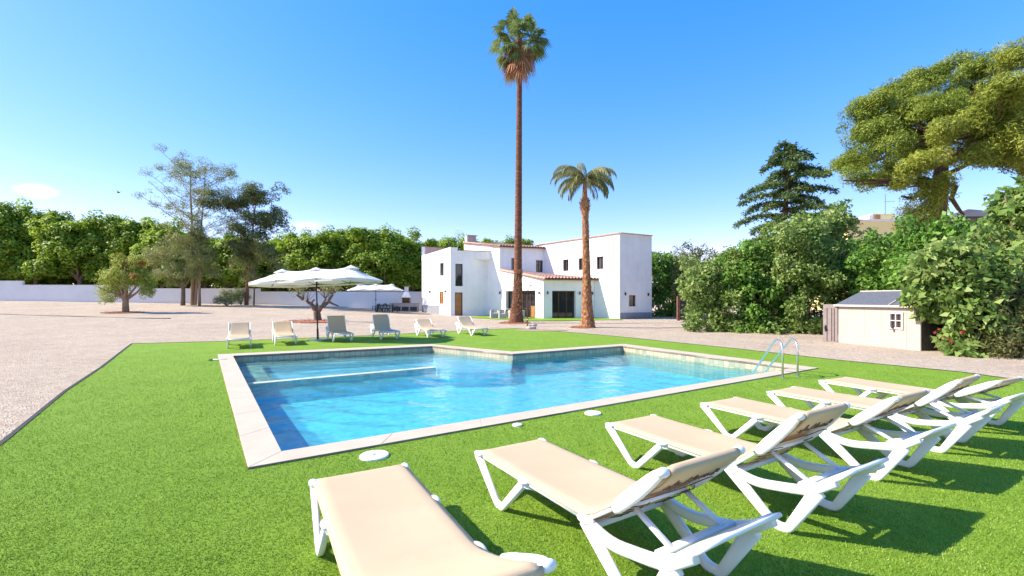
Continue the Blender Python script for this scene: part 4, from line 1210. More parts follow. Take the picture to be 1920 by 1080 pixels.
# patio furniture by the villa
def planter(px0, px1, yb, yt, lab):
    c = P((px0+px1)/2, yb); w = (px1-px0)/F*c.y; h = (yb-yt)/F*c.y
    root = empty('rattan_armchair', c, R(12), lab, 'armchair', 'rattan armchairs by the glass door')
    MB().box((0, w*.35, h*.28), (w, w*.75, h*.5)).build('seat_base', 'wicker', root, bevel=.02)
    for s in (-1, 1): MB().box((s*w*.42, w*.35, h*.45), (w*.14, w*.78, h*.86)).build('armrest', 'wicker', root, bevel=.02)
    MB().box((0, w*.68, h*.55), (w*.7, w*.14, h*.95)).build('backrest', 'wicker', root, bevel=.02)
    MB().box((0, w*.30, h*.58), (w*.66, w*.6, h*.12)).build('cushion', 'plastic_white', root, bevel=.02)
planter(920, 936, 597.0, 580.5, 'left pale rattan armchair standing left of the tall palm, by the villa')
planter(936, 949, 598.0, 581, 'right-hand grey rattan armchair of the two left of the tall palm')
c = P(952, 596)
tb = empty('patio_table', c+Vector((.35, .6, 0)), R(20), 'low dark rattan table with pale glass top behind the tall palm', 'table')
MB().box((0, 0, .35), (.95, .7, .7)).build('table_base', 'wicker_dark', tb, bevel=.02)
MB().box((0, 0, .72), (1.25, .85, .03)).build('tabletop', 'shed_trim', tb, bevel=.005)
planter(956, 985, 598.5, 580, 'dark-backed rattan armchair half hidden behind the tall palm trunk')

# garden shower post
sp = P(989, 612)
sr = empty('garden_shower', sp, 0, 'wooden garden shower post with black angled head beside the tall palm', 'shower')
k = sp.y/F
MB().bar((0, 0, .0), (.0, 0, 60*k), .10, .09).build('post', 'wood_warm', sr)
mb = MB(); mb.tube([(.0, -.07, .35), (0, -.07, 66*k), (.05, -.07, 70*k), (.17, -.07, 76*k)], .02, 8); mb.sphere((.19, -.07, 76.5*k), .06, sq=(1.2, 1, .5)); mb.build('shower_head', 'black_metal', sr)
MB().sphere((.0, -.1, .40), .045).build('tap', 'steel', sr)

# ------------------------------------------------------------------ mulch rings and stones
def ring_bed(name, c, r, m, lab, seed, h=.05, sy=1.0):
    rr = np.random.default_rng(seed); mb = MB(); n = 40
    rings = []
    for q, hh in ((1.0, 0.0), (.85, h*.7), (.45, h), (.0, h*1.1)):
        i = len(mb.v)
        for j in range(n):
            a = 2*math.pi*j/n; rad = r*q*(1+.07*math.sin(3*a+seed)+.04*rr.normal())
            mb.v.append(Vector((c.x+rad*math.cos(a), c.y+rad*math.sin(a)*sy, c.z+hh+.006*rr.normal()*(q > 0))))
        rings.append(i)
    for a, b in zip(rings, rings[1:]):
        for j in range(n): mb.f.append((a+j, a+(j+1) % n, b+(j+1) % n, b+j))
    o = mb.build(name, m, None, c); o.location = c
    tag(o, lab, 'mulch bed', 'red bark mulch beds')
    # loose chips
    k = 600; a = rr.uniform(0, 6.28, k); q = np.sqrt(rr.uniform(0, 1.25, k))*r
    pts = np.stack([np.cos(a)*q, np.sin(a)*q*sy, np.full(k, h*.7)*(q < r*.9)+.02], 1)
    V, Fc, t = leaf_quads(pts, np.tile([0, 0, 1.0], (k, 1)), .09, .6, 0, seed, jitter=.6)
    ch = np_mesh('bark_chips', V, Fc, 'leaf_dead', o, t); ch['kind'] = 'stuff'
tp = P(967.5, 606.0); sp2 = P(1100.5, 614.5)
ring_bed('mulch_bed', Vector((tp.x-.1, tp.y-.1, 0)), .98, 'mulch', 'red bark mulch bed at the foot of the tall palm', 1)
ring_bed('mulch_bed', Vector((sp2.x-.25, sp2.y-.05, 0)), .62, 'mulch', 'small mulch bed at the foot of the shorter palm', 2)
ptree = G(235, 586); pol = G(596, 602)
ring_bed('mulch_bed', ptree+Vector((0, -.2, -.01)), 1.15, 'mulch', 'red mulch bed under the small bushy tree on the left gravel', 3)
ring_bed('mulch_bed', pol+Vector((-.1, -.2, 0)), 1.7, 'mulch', 'widest red mulch bed, under the pollarded bare tree behind the big parasol', 4)
sb = P(1008, 620, 0); 
mb = MB(); rr = random.Random(4)
o = None
def rock(c, r, lab, s):
    mb = MB(); mb.sphere(c, r, 10, 7, (1.2, .9, .55)); q = random.Random(s)
    for v in mb.v: v += Vector((q.gauss(0, 1), q.gauss(0, 1), q.gauss(0, 1)))*r*.07
    o = mb.build('rock', 'stone', None, c, smooth=True); o.location = c; tag(o, lab, 'rock', 'rocks by the lawn edge')
rock(P(993, 611.5)+Vector((0, 0, .04)), .13, 'left brown rock on the gravel right of the tall palm', 1)
rock(P(1001, 611)+Vector((0, 0, .05)), .17, 'largest brown rock on the gravel right of the tall palm', 2)
rock(P(996, 616.5)+Vector((0, 0, .03)), .24, 'flat brown slab-like rock at the lawn edge right of the tall palm', 3)
rock(P(1110, 613)+Vector((-.05, -.35, .06)), .13, 'pale rock leaning on the shorter palm trunk', 5)
mb = MB(); c = P(1015, 619.5); mb.poly([(c.x+1.35*math.cos(a)*(1+.08*math.sin(3*a)), c.y+.62*math.sin(a), .018) for a in np.linspace(0, 2*math.pi, 25)[:-1]])
o = mb.build('bare_soil', 'soil'); tag(o, kind='structure')

# ------------------------------------------------------------------ palms
def fan_frond(V, Fc, T, base, az, el, petl, rad, droop, nseg, r):
    """append a fan frond"""
    d = Vector((math.cos(az)*math.cos(el), math.sin(az)*math.cos(el), math.sin(el)))
    side = Vector((-math.sin(az), math.cos(az), 0)); nrm = side.cross(d).normalized()
    hub = base+d*petl+Vector((0, 0, -droop*petl*.25))
    w = side*.02
    i = len(V); V += [base-w, base+w, hub+w, hub-w]; Fc.append((i, i+1, i+2, i+3)); T.append(.9)
    for k in range(nseg):
        a = (k/(nseg-1)-.5)*2*R(105)
        q = (d*math.cos(a)+side*math.sin(a)).normalized()
        L = rad*(1-.25*abs(a)/R(105))*r.uniform(.85, 1.08)
        m = hub+q*L*.55+Vector((0, 0, -droop*L*.10)); t = hub+q*L*.92+Vector((0, 0, -droop*L*.55*r.uniform(.7, 1.4)))
        s = (q.cross(nrm)).normalized()*L*.055
        i = len(V); V += [hub, m+s, t, m-s]; Fc.append((i, i+1, i+2, i+3)); T.append(r.uniform(0, 1))
def tall_palm():
    base = Vector((tp.x, tp.y, 0)); d = base.y
    root = empty('fan_palm', base, 0, 'very tall fan palm with slender brown trunk and dead skirt before the villa', 'palm tree')
    ctrl = [(0, 30, 967.5), (.25, 27, 968), (.8, 22, 969), (1.6, 18, 970), (2.6, 15.5, 971), (5, 14, 971.5), (9, 12.5, 972.5), (14, 10.6, 973.5), (16.2, 10.0, 974), (18.8, 9.5, 974)]
    px = [c[2] for c in ctrl]; mb = MB(); pts = []; rad = []
    for z in np.concatenate([np.linspace(0, 3, 24), np.linspace(3.3, 18.8, 96)]):
        w = np.interp(z, [c[0] for c in ctrl], [c[1] for c in ctrl]); x = np.interp(z, [c[0] for c in ctrl], px)
        pts.append(Vector(((x-960)/F*d, d, z))); rad.append(float(w)/2/F*d*(1+.025*math.sin(z*17)))
    mb.tube(pts, rad, 16); mb.build('trunk', 'palm_trunk', root, base, smooth=True)
    # old leaf boots low on the trunk
    V = []; Fc = []; T = []; r = random.Random(5)
    for k in range(420):
        z = r.uniform(.55, 3.4); w = np.interp(z, [c[0] for c in ctrl], [c[1] for c in ctrl])/2/F*d; a = r.uniform(0, 6.283)
        x = np.interp(z, [c[0] for c in ctrl], px)
        c = Vector(((x-960)/F*d, d, z))-base; o_ = Vector((math.cos(a), math.sin(a), 0)); s = Vector((-math.sin(a), math.cos(a), 0))
        p = c+o_*w*.97; q = p+o_*r.uniform(.04, .1)+Vector((0, 0, r.uniform(.08, .18)))
        i = len(V); V += [p-s*.05, p+s*.05, q+s*.025, q-s*.025]; Fc.append((i, i+1, i+2, i+3)); T.append(r.random())
    np_mesh('leaf_boots', [tuple(v) for v in V], Fc, 'leaf_dead', root, T)['kind'] = 'stuff'
    top = Vector((.35/1, 0, 0)); top = Vector(((974-960)/F*d-base.x, 0, Z(74, d)))
    V = []; Fc = []; T = []; r = random.Random(8)
    for k in range(64):
        az = r.uniform(0, 6.283); el = R(np.interp(k, [0, 14, 40, 64], [76, 48, 8, -42])+r.uniform(-12, 12))
        V = []; Fc = []; T = []
        fan_frond(V, Fc, T, top+Vector((0, 0, r.uniform(-.3, .3))), az, el, r.uniform(.8, 1.6), r.uniform(.75, 1.0), .55+.5*(k/64), 22, r)
        np_mesh('frond', [tuple(v) for v in V], Fc, 'leaf_palm', root, T)
    V = []; Fc = []; T = []
    for k in range(30):
        az = r.uniform(0, 6.283); el = R(r.uniform(-80, -30)); 
        fan_frond(V, Fc, T, top+Vector((0, 0, r.uniform(-1.1, .5))), az, el, r.uniform(.4, 1.15), r.uniform(.7, 1.05), 1.2, 16, r)
    np_mesh('dead_skirt', [tuple(v) for v in V], Fc, 'leaf_dead', root, T)
tall_palm()
def feather_palm():
    base = Vector((sp2.x+.05, sp2.y, 0)); d = base.y
    root = empty('feather_palm', base, 0, 'shorter palm with drooping feathery fronds and a rusty orange trunk right of the tall palm', 'palm tree')
    ctrl = [(0, 29, 1102), (.35, 25, 1102), (1.2, 20, 1101), (2.5, 16, 1100), (4.5, 13.5, 1098.5), (6.0, 12, 1097.5), (6.45, 15, 1097), (6.7, 18, 1097), (7.0, 12, 1096.5), (7.4, 9, 1096.5), (8.2, 7, 1096.5)]
    pts = []; rad = []; mb = MB()
    for z in np.linspace(0, 8.2, 116):
        w = np.interp(z, [c[0] for c in ctrl], [c[1] for c in ctrl]); x = np.interp(z, [c[0] for c in ctrl], [c[2] for c in ctrl])
        pts.append(Vector(((x-960)/F*d, d, z))); rad.append(float(w)/2/F*d*(1+.03*math.sin(z*23)))
    mb.tube(pts, rad, 16); mb.build('trunk', 'palm_boots', root, base, smooth=True)
    V = []; Fc = []; T = []; r = random.Random(15)
    for k in range(260):
        z = 6.3+r.uniform(0, .7) if k < 120 else r.uniform(.1, 6); w = np.interp(z, [c[0] for c in ctrl], [c[1] for c in ctrl])/2/F*d; a = r.uniform(0, 6.283)
        x = np.interp(z, [c[0] for c in ctrl], [c[2] for c in ctrl]); c = Vector(((x-960)/F*d, d, z))-base
        o_ = Vector((math.cos(a), math.sin(a), 0)); s = Vector((-math.sin(a), math.cos(a), 0))
        g = 1.0 if k < 120 else .45
        p = c+o_*w*.95; q = p+o_*r.uniform(.05, .14)*g+Vector((0, 0, r.uniform(.1, .22)*g))
        i = len(V); V += [p-s*.05, p+s*.05, q+s*.02, q-s*.02]; Fc.append((i, i+1, i+2, i+3)); T.append(r.random())
    np_mesh('leaf_boots', [tuple(v) for v in V], Fc, 'leaf_dead', root, T)['kind'] = 'stuff'
    top = Vector(((1096.5-960)/F*d-base.x, 0, 8.15))
    spec = [(165, 62, 1.75), (185, 38, 1.75), (200, 12, 1.75), (240, 20, 1.4), (-15, 48, 1.6), (0, 22, 1.7), (-30, 5, 1.5), (60, 50, 1.5), (110, 60, 1.6), (290, 35, 1.4), (320, 10, 1.3), (140, 15, 1.7), (30, 12, 1.7), (215, 50, 1.5), (95, 80, 1.5), (150, 45, 1.7), (20, 40, 1.6), (250, 55, 1.5), (-45, 40, 1.5), (175, 0, 1.5), (5, 0, 1.5), (225, 0, 1.4), (320, 50, 1.4), (130, -5, 1.4), (50, 0, 1.4), (270, 5, 1.3)]
    for az, el, L in spec:
        V = []; Fc = []; T = []
        az = R(az); el = R(el); h = Vector((math.cos(az), math.sin(az), 0)); pts = []
        n = 18; p = top.copy(); e_ = el
        for k in range(n+1):
            pts.append(p.copy()); e_ = el-(R(112)+el*.55)*(k/n)**1.7; p = p+(h*math.cos(e_)+Vector((0, 0, math.sin(e_))))*L*1.12*(1.22 if el > .6 else 1.06)/n
        for k in range(n):
            s = Vector((-h.y, h.x, 0))*.014; i = len(V); V += [pts[k]-s, pts[k]+s, pts[k+1]+s, pts[k+1]-s]; Fc.append((i, i+1, i+2, i+3)); T.append(.8)
            if k < 2: continue
            for sgn in (-1, 1):
                for m in range(5):
                    q = pts[k].lerp(pts[k+1], m/5); sd_ = Vector((-h.y, h.x, 0))*sgn
                    ll = .50*math.sin(math.pi*min(1, (k+2)/n*.8))*r.uniform(.75, 1.15)
                    tip = q+sd_*ll*.42+h*ll*.15+Vector((0, 0, -ll*r.uniform(.65, 1.0))); mid = q+sd_*ll*.32+h*ll*.08+Vector((0, 0, -ll*.25)); w = h*.016
                    i = len(V); V += [q, mid-w, tip, mid+w]; Fc.append((i, i+1, i+2, i+3)); T.append(r.random())
        np_mesh('frond', [tuple(v) for v in V], Fc, 'leaf_palm_grey', root, T)
feather_palm()

# ------------------------------------------------------------------ trees on the gravel
def small_bushy():
    b = ptree; root = empty('small_tree', b, 0, 'small bushy tree with reddish shoot tips on the left gravel', 'tree')
    mb = MB(); tips = []
    limb(mb, b, b+Vector((.05, 0, 1.1)), .23, .17, 1, .05, 10)
    k = b.y/F
    for i, (dx, dz) in enumerate(((-1.3, 2.6), (-.7, 3.2), (-.1, 3.5), (.6, 3.3), (1.2, 2.6), (1.5, 2.0), (-1.5, 1.9), (.3, 2.4))):
        e_ = b+Vector((dx, random.uniform(-.8, .8), dz)); limb(mb, b+Vector((.05, 0, .7+.05*i)), e_, .11, .025, i+3, .16, 7); tips.append(e_)
    mb.build('trunk', 'bark_pale', root, b, smooth=True)
    bl = [(b.x-.9, b.y, b.z+2.3, 1.0, 1.0, .95), (b.x+.1, b.y, b.z+2.9, 1.15, 1.1, 1.0), (b.x+1.0, b.y, b.z+2.2, .95, .9, .95), (b.x-1.25, b.y+.2, b.z+1.45, .75, .7, .55), (b.x+1.5, b.y, b.z+1.5, .55, .5, .45),
          (b.x-.6, b.y, b.z+3.6, .45, .4, .85), (b.x+.85, b.y, b.z+3.6, .55, .5, .55), (b.x-1.0, b.y-.4, b.z+.85, .5, .4, .35)]
    crown('crown', bl, 300, .26, 15000, .12, 'leaf_small', root, b, 21, .45, fill=.25)
    bl2 = [(b.x+1.05, b.y, b.z+3.5, .4, .3, .35), (b.x+.2, b.y, b.z+3.6, .35, .3, .2), (b.x+1.0, b.y-.6, b.z+2.6, .3, .3, .2), (b.x-.55, b.y, b.z+4.1, .15, .1, .2)]
    crown('red_shoots', bl2, 30, .17, 700, .13, 'leaf_red', root, b, 22, .4)
small_bushy()
def pollard():
    b = pol; root = empty('pollarded_tree', b, 0, 'bare pollarded tree with thick knobbly limbs behind the big parasol', 'tree')
    mb = MB(); r = random.Random(2); k = b.y/F
    def w(dx, y): return Vector((b.x+dx*k, b.y, b.z+(602-y)*k))
    limb(mb, w(0, 602), w(-2, 583), .24, .20, 1, .05, 10); 
    arms = [((-2, 584), (-16, 568), .16, .11), ((-16, 568), (-27, 562), .10, .07), ((-27, 562), (-36, 553), .09, .06), ((0, 584), (9, 575), .16, .12), ((9, 575), (20, 564), .12, .08), ((20, 564), (27, 552), .1, .06), ((20, 566), (38, 574), .08, .04), ((-14, 570), (-5, 562), .07, .05), ((-2, 586), (-8, 572), .14, .08), ((6, 578), (14, 560), .1, .06)]
    for i, (a, c, r0, r1) in enumerate(arms):
        p0, p1_ = w(*a), w(*c); p1_.y += r.uniform(-.3, .3); limb(mb, p0, p1_, r0, r1, i+5, .1, 8)
    for i in range(60):
        a = r.choice([(-36, 553), (-27, 562), (27, 552), (20, 564), (14, 560), (-20, 565)]); p0 = w(*a)
        up = r.uniform(.3, 1.0); limb(mb, p0, p0+Vector((r.uniform(-.5, .5), r.uniform(-.4, .4), up)), .018, .005, i+40, .1, 4, 4)
    mb.build('trunk', 'bark', root, b, smooth=True)
    bl = [(w(-40, 540)), w(33, 540), w(20, 545), w(-30, 548)]
    crown('crown', [(p.x, p.y, p.z, .55, .5, .5) for p in bl], 60, .22, 900, .10, 'leaf_brownish', root, b, 31, .5, fill=.4)
pollard()
def branchy(name, b, lab, trunks, nb, spread, leafm, nleaf, size, seed, bark, top, cr=.35, z0=.35, rad=None, aspect=.4, droop=.3, nclump=None, tr=.22):
    root = empty(name, b, 0, lab, 'tree'); mb = MB(); r = random.Random(seed); blobs = []
    for ti, (ox, tx, h, r0) in enumerate(trunks):
        pts = limb(mb, b+Vector((ox, 0, 0)), b+Vector((tx, 0, h)), r0, r0*.15, seed+ti, .035, 9, 14)
        for i in range(nb):
            t = z0+(1-z0)*(i+.5)/nb*.97; p = pts[min(13, int(t*14))].lerp(pts[min(14, int(t*14)+1)], t*14 % 1)
            env = rad(t) if rad else math.sin(math.pi*(t-z0*.6)/(1.08-z0*.6))
            L = spread*max(.12, env)*r.uniform(.65, 1.1); az = i*2.4+r.uniform(-.5, .5)
            e_ = p+Vector((math.cos(az)*L, math.sin(az)*L*.8, L*r.uniform(.25, .75)))
            bp = limb(mb, p, e_, r0*.30*(1.15-t), .02, seed+i*7+ti*100, .13, 5, 6)
            blobs.append((e_.x, e_.y, e_.z, .5*cr/.35, .5*cr/.35, .32*cr/.35))
            for q in (2, 3, 4, 5):
                if r.random() < .75:
                    s = bp[q]+Vector((r.uniform(-.5, .5), r.uniform(-.5, .5), r.uniform(-.05, .5)))*L*.4; limb(mb, bp[q], s, .02, .008, seed+i*13+q, .1, 4, 3)
                    blobs.append((s.x, s.y, s.z, .42*cr/.35, .42*cr/.35, .26*cr/.35))
    mb.build('trunk', bark, root, b, smooth=True)
    crown('crown', blobs, nclump or len(blobs)*4, cr*.75, nleaf, size, leafm, root, b, seed+5, aspect, droop, fill=.5, flat=.7)
    return root
airy_b = Q(361, 43.5, float(tz(*Q(361, 43.5).xy))); s_ = 43.5/F
branchy('airy_tree', airy_b, 'tall airy tree with see-through grey-green crown rising above the left tree row', [(0, -.3, 13.4, .18), (.25, 1.2, 13.0, .13)], 24, 4.6, 'leaf_fine', 30000, .115, 51, 'bark_pale', 13.5, .52, .42, rad=lambda t: np.interp(t, [.4, .55, .75, .9, 1], [.75, 1, .95, .65, .35]))
dk_b = Q(462, 45.0, float(tz(*Q(462, 45.0).xy)))
branchy('dark_leafed_tree', dk_b, 'dark leafed tree with reddish trunk right of the tall airy tree', [(0, 1.0, 10.3, .20)], 24, 3.4, 'leaf_dark', 30000, .19, 61, 'bark_red', 10.4, .62, .35, rad=lambda t: np.interp(t, [.35, .5, .7, .9, 1], [.55, .9, 1.1, .85, .45]))
wb = Q(343, 42.6, float(tz(*Q(343, 42.6).xy)))
def weeping():
    root = empty('weeping_shrub_tree', wb, 0, 'low brownish-green weeping tree with soft foliage in front of the airy tree', 'tree')
    mb = MB(); limb(mb, wb, wb+Vector((0, 0, 3)), .2, .12, 4, .04, 8)
    for i, dx in enumerate((-3, -1.6, .2, 1.8)): limb(mb, wb+Vector((0, 0, 1.6)), wb+Vector((dx, 0, 4.4)), .09, .03, i, .1, 6)
    mb.build('trunk', 'bark', root, wb, smooth=True)
    x, y, z = wb
    bl = [(x-2.2, y, z+4.4, 1.6, 1.2, 1.1), (x-.2, y-.3, z+5.2, 1.9, 1.2, 1.4), (x+1.6, y, z+4.4, 1.7, 1.2, 1.4), (x-1.3, y-.4, z+3.0, 1.2, .9, .8), (x+.4, y-.4, z+3.0, 1.3, .9, 1.0), (x+2.6, y, z+3.0, 1.0, .8, .9), (x-.4, y-.3, z+2.1, .9, .6, .5), (x+1.2, y, z+6.2, 1.2, .9, .8)]
    crown('crown', bl, 420, .34, 26000, .17, 'leaf_brownish', root, wb, 71, .22, droop=1.2, fill=.3)
weeping()
w2 = Q(476, 44.0, float(tz(*Q(476, 44.0).xy)))
def low_brown():
    root = empty('understorey_tree', w2, 0, 'feathery brownish bush-like tree low around the dark tree trunk', 'tree')
    mb = MB(); limb(mb, w2, w2+Vector((0, 0, 3.6)), .09, .05, 4, .04, 8); mb.build('trunk', 'bark', root, w2, smooth=True)
    x, y, z = w2
    bl = [(x-1.2, y+.5, z+4.0, 1.4, 1, 1.1), (x+1.2, y+.3, z+4.6, 1.4, 1, 1.2), (x+2.2, y+.5, z+3.2, 1.1, .8, 1.0), (x-.6, y+.6, z+2.6, 1.2, .8, .8), (x+.2, y, z+5.4, 1.2, .8, .8)]
    crown('crown', bl, 220, .34, 11000, .17, 'leaf_brownish', root, w2, 73, .22, droop=1.0, fill=.3)
low_brown()
st_ = Q(374, 42.8, float(tz(*Q(374, 42.8).xy)))
def slim():
    root = empty('slim_tree', st_, 0, 'slim straight young tree with pale trunk just right of the tall airy tree', 'tree')
    mb = MB(); limb(mb, st_, st_+Vector((-.05, 0, 6.5)), .13, .05, 4, .02, 8); mb.build('trunk', 'bark_pale', root, st_, smooth=True)
    x, y, z = st_
    crown('crown', [(x, y, z+5.2, .9, .8, 1.4), (x+.7, y, z+4.2, .7, .6, .8), (x-.3, y, z+7, .7, .6, 1.2)], 90, .3, 3600, .16, 'leaf_fine', root, st_, 75, .3, fill=.3)
slim()
def shrub(name, px, d, w, h, m, lab, seed, n=2600, size=.12, cat='shrub'):
    b = Q(px, d, float(tz(*Q(px, d).xy))); root = empty(name, b, 0, lab, cat); mb = MB(); r = random.Random(seed)
    for i in range(9): limb(mb, b, b+Vector((r.uniform(-w, w)*.7, r.uniform(-w, w)*.5, h*r.uniform(.5, .9))), .03, .01, seed+i, .1, 5)
    mb.build('stem', 'bark', root, b)
    crown('foliage', [(b.x-w*.4, b.y, b.z+h*.45, w*.6, w*.5, h*.45), (b.x+w*.4, b.y, b.z+h*.5, w*.6, w*.5, h*.5)], 70, w*.22, n, size, m, root, b, seed, .45, fill=.4)
shrub('grey_shrub', 424, 43.0, 1.3, 1.0, 'leaf_fine', 'low grey-green shrub on the gravel left of the dark tree trunk', 81, 1500)
shrub('grey_shrub', 434, 44.5, 1.2, 1.9, 'leaf_fine', 'taller dull green shrub in front of the wall left of the dark tree', 82, 2200)
shrub('grey_shrub', 452, 45.0, .9, 1.6, 'leaf_dark', 'darker narrow shrub against the wall touching the dark tree trunk', 83, 1500)

# ------------------------------------------------------------------ rows of trees beyond the wall
def row_proto(seed, m='leaf_row', n=23000, size=.30):
    b = Vector((0, 0, 0)); root = empty('row_tree', b); mb = MB(); r = random.Random(seed)
    limb(mb, b, Vector((0, 0, 3.2)), .26, .2, seed, .03, 8)
    for i in range(8):
        a = i*.8+r.uniform(-.2, .2); limb(mb, Vector((0, 0, 2.3)), Vector((math.cos(a)*2.2, math.sin(a)*1.8, r.uniform(4.5, 7.5))), .13, .04, seed+i, .1, 6)
    mb.build('trunk', 'bark', root, b, smooth=True)
    bl = [(r.uniform(-.4, .4), 0, 5.6, 3.0, 2.4, 2.6), (-1.4, .2, 7.3, 1.8, 1.6, 1.7), (1.5, -.1, 7.2, 1.9, 1.6, 1.8), (0, 0, 8.3, 1.8, 1.5, 1.4), (-2.3, 0, 4.0, 1.6, 1.4, 1.6), (2.3, 0, 3.9, 1.6, 1.4, 1.6), (0, -.3, 3.6, 1.8, 1.5, 1.4)]
    for k in range(20): bl.append((r.uniform(-3.1, 3.1), r.uniform(-1, 1), r.uniform(7.4, 9.7), .30, .26, r.uniform(.5, 1.3)))
    crown('crown', bl, 380, .62, n, size, m, root, b, seed, .72, fill=.18)
    return root
rp = [row_proto(101), row_proto(102), row_proto(103)]
spots = [(-95, 53, 12.0), (-10, 52, 12.4), (68, 53, 11.4), (150, 52, 10.6), (228, 53, 11.0), (305, 52, 10.0), (385, 53, 9.0), (428, 52, 8.4), (520, 53, 8.2), (590, 52, 8.9), (655, 53, 9.4), (722, 52, 9.3), (770, 53.5, 8.3), (835, 60, 9.4), (880, 62, 9.4), (945, 62, 9.6)]
labs = ['leftmost leafy green row tree, cut by the left edge of the photo', 'tallest leafy row tree at the left end behind the wall', 'leafy row tree behind the first step of the white wall', 'leafy row tree left of the small bushy tree',
        'leafy row tree directly behind the small bushy tree', 'leafy row tree behind the brownish weeping tree', 'leafy row tree showing between the airy tree and the dark tree', 'shorter leafy row tree behind the grey shrubs',
        'leafy row tree just right of the dark leafed tree', 'leafy row tree behind the left half of the big parasol', 'leafy row tree rising behind the right half of the big parasol', 'leafy row tree above the distant parasol',
        'leafy row tree touching the left corner of the villa', 'leafy treetop showing above the villa tower roof by the aerial', 'leafy treetop just left of the villa chimney', 'leafy treetop peeking over the villa roof left of the tall palm']
for i, ((px, d, h), lab) in enumerate(zip(spots, labs)):
    o = rp[i] if i < 3 else copy_tree(rp[i % 3])
    q = Q(px, d); gz_ = float(tz(q.x, 46)); s = (h-gz_)/10.2
    o.location = (q.x, q.y, gz_); o.rotation_euler = (0, 0, R((i*97) % 60-30 + (180 if i % 2 else 0))); o.scale = (1.12, 1.0, s)
    tag(o, lab, 'tree', 'leafy trees in a row behind the wall')

for i, (px, h) in enumerate(((30, 11.6), (110, 10.9), (190, 10.4), (268, 10.2), (345, 9.4), (480, 8.6), (556, 8.8), (622, 9.4), (690, 9.5), (750, 9.0))):
    o = copy_tree(rp[(i+1) % 3]); q = Q(px, 58.5); o.location = (q.x, q.y, .8); o.rotation_euler = (0, 0, R((i*67) % 90)); o.scale = (1.05, 1.05, (h-.8)*1.06/10.2)
    tag(o, 'second-line leafy tree '+('far left, in the gap beside the tallest one', 'behind the gap left of the small bushy tree, farther left', 'just left above the small bushy tree', 'right above the small bushy tree',
        'behind the left edge of the airy tree crown', 'behind the trunk of the dark leafed tree', 'above the left tip of the big parasol', 'behind the middle top of the big parasol', 'left of the distant parasol, above its edge', 'left of the villa corner, above the barbecue')[i], 'tree', 'leafy trees in a row behind the wall')
hb0 = Q(330, 56, 0)
hg = empty('added_hedge', hb0, 0, 'long added hedge darkening the bright gap low behind the row of leafy trees beyond the wall', 'hedge')  # added dark mass to close the bright gap under the tree crowns
hgz = 1.0
hl = [(x, 56.5+random.uniform(-.4, .4), hgz+1.6, 2.4, 1.2, 2.3+random.uniform(-.3, .3)) for x in np.arange(-72, -8, 3.4)]
crown('foliage', hl, 900, .7, 26000, .42, 'leaf_row', hg, hb0, 111, .75, fill=.3)
MB().prism([(-74, 57), (-8, 57), (-8, 57.3), (-74, 57.3)], 0, 2.6).build('dark_backing', 'dark_board_shade', hg, hb0)  # flat dark slab standing in for the shade behind the foliage

# right of the villa and the big hedge
def bush(name, px, d, w, h, m, lab, seed, n, size=.17, z0=0.0, group=None, ry=.8, cat='shrub', extra=None, aspect=.62):
    b = Q(px, d, 0); root = empty(name, b, 0, lab, cat, group); mb = MB(); r = random.Random(seed)
    for i in range(7):
        limb(mb, b, b+Vector((r.uniform(-w, w)*.7, r.uniform(-w, w)*.5, h*r.uniform(.6, .9))), .06, .02, seed+i, .12, 6)
    mb.build('trunk', 'bark', root, b, smooth=True)
    x, y = b.x, b.y
    bl = [(x, y, h*.38, w, w*ry, h*.42), (x-w*.45, y-.1, h*.62, w*.6, w*ry*.7, h*.28), (x+w*.45, y+.1, h*.60, w*.6, w*ry*.7, h*.28), (x, y, h*.78, w*.55, w*ry*.6, h*.2)]
    for k in range(8): bl.append((x+r.uniform(-.8, .8)*w, y+r.uniform(-.5, .5)*w, h*r.uniform(.82, .97), .25, .25, .38))
    for k in range(5): bl.append((x+(k-2)*.42*w, y-w*ry*.6, .28, w*.28, .35, .32))
    for q in (extra or []): bl.append(q)
    crown('crown', bl, int(90*w), .38, n, size, m, root, b, seed, aspect, droop=.5, low=-1, fill=.15)
    return root
HG = 'broad-leaved bushes along the right side'
bush('leafy_bush', 1238, 41.5, 2.0, 6.1, 'leaf_broad_deep', 'dark green leafy tree hard against the right end of the villa', 201, 9000, .24, group=HG, cat='tree')
bush('olive_tree', 1312, 37, 2.3, 5.9, 'leaf_olive', 'olive-brown tree between the villa and the big green hedge', 202, 12000, .18, cat='tree', aspect=.4)
bush('leafy_bush', 1268, 43, 2.2, 5.6, 'leaf_broad', 'lighter green tree behind the dark gate post right of the villa', 203, 8000, .24, group=HG, cat='tree')
bush('leafy_bush', 1345, 23.0, 1.75, 3.75, 'leaf_broad', 'leftmost hedge bush spreading to the ground beside the gate', 210, 16000, .17, group=HG)
bush('leafy_bush', 1425, 22.6, 2.0, 4.4, 'leaf_broad_deep', 'second hedge bush from the left, below the cedar', 211, 14000, .20, group=HG)
bush('leafy_bush', 1500, 21.5, 1.9, 5.3, 'leaf_broad', 'tall hedge bush left of the open shed door', 212, 18000, .17, group=HG)
bush('leafy_bush', 1553, 23.0, 2.0, 6.2, 'leaf_broad', 'tallest middle hedge bush rising behind the shed roof, below the yellow house', 213, 13000, .21, group=HG)
bush('leafy_bush', 1672, 20.5, 2.1, 4.45, 'leaf_broad_deep', 'deep green hedge bush behind the shed roof', 214, 18000, .17, group=HG)
bush('leafy_bush', 1775, 18.0, 2.0, 4.75, 'leaf_broad_deep', 'bright green hedge bush right of the shed, below the pine trunk', 215, 13000, .21, group=HG)
bush('leafy_bush', 1868, 15.6, 1.7, 4.2, 'leaf_broad', 'hedge bush in front of the dark shingle roof at right', 216, 13000, .23, group=HG)
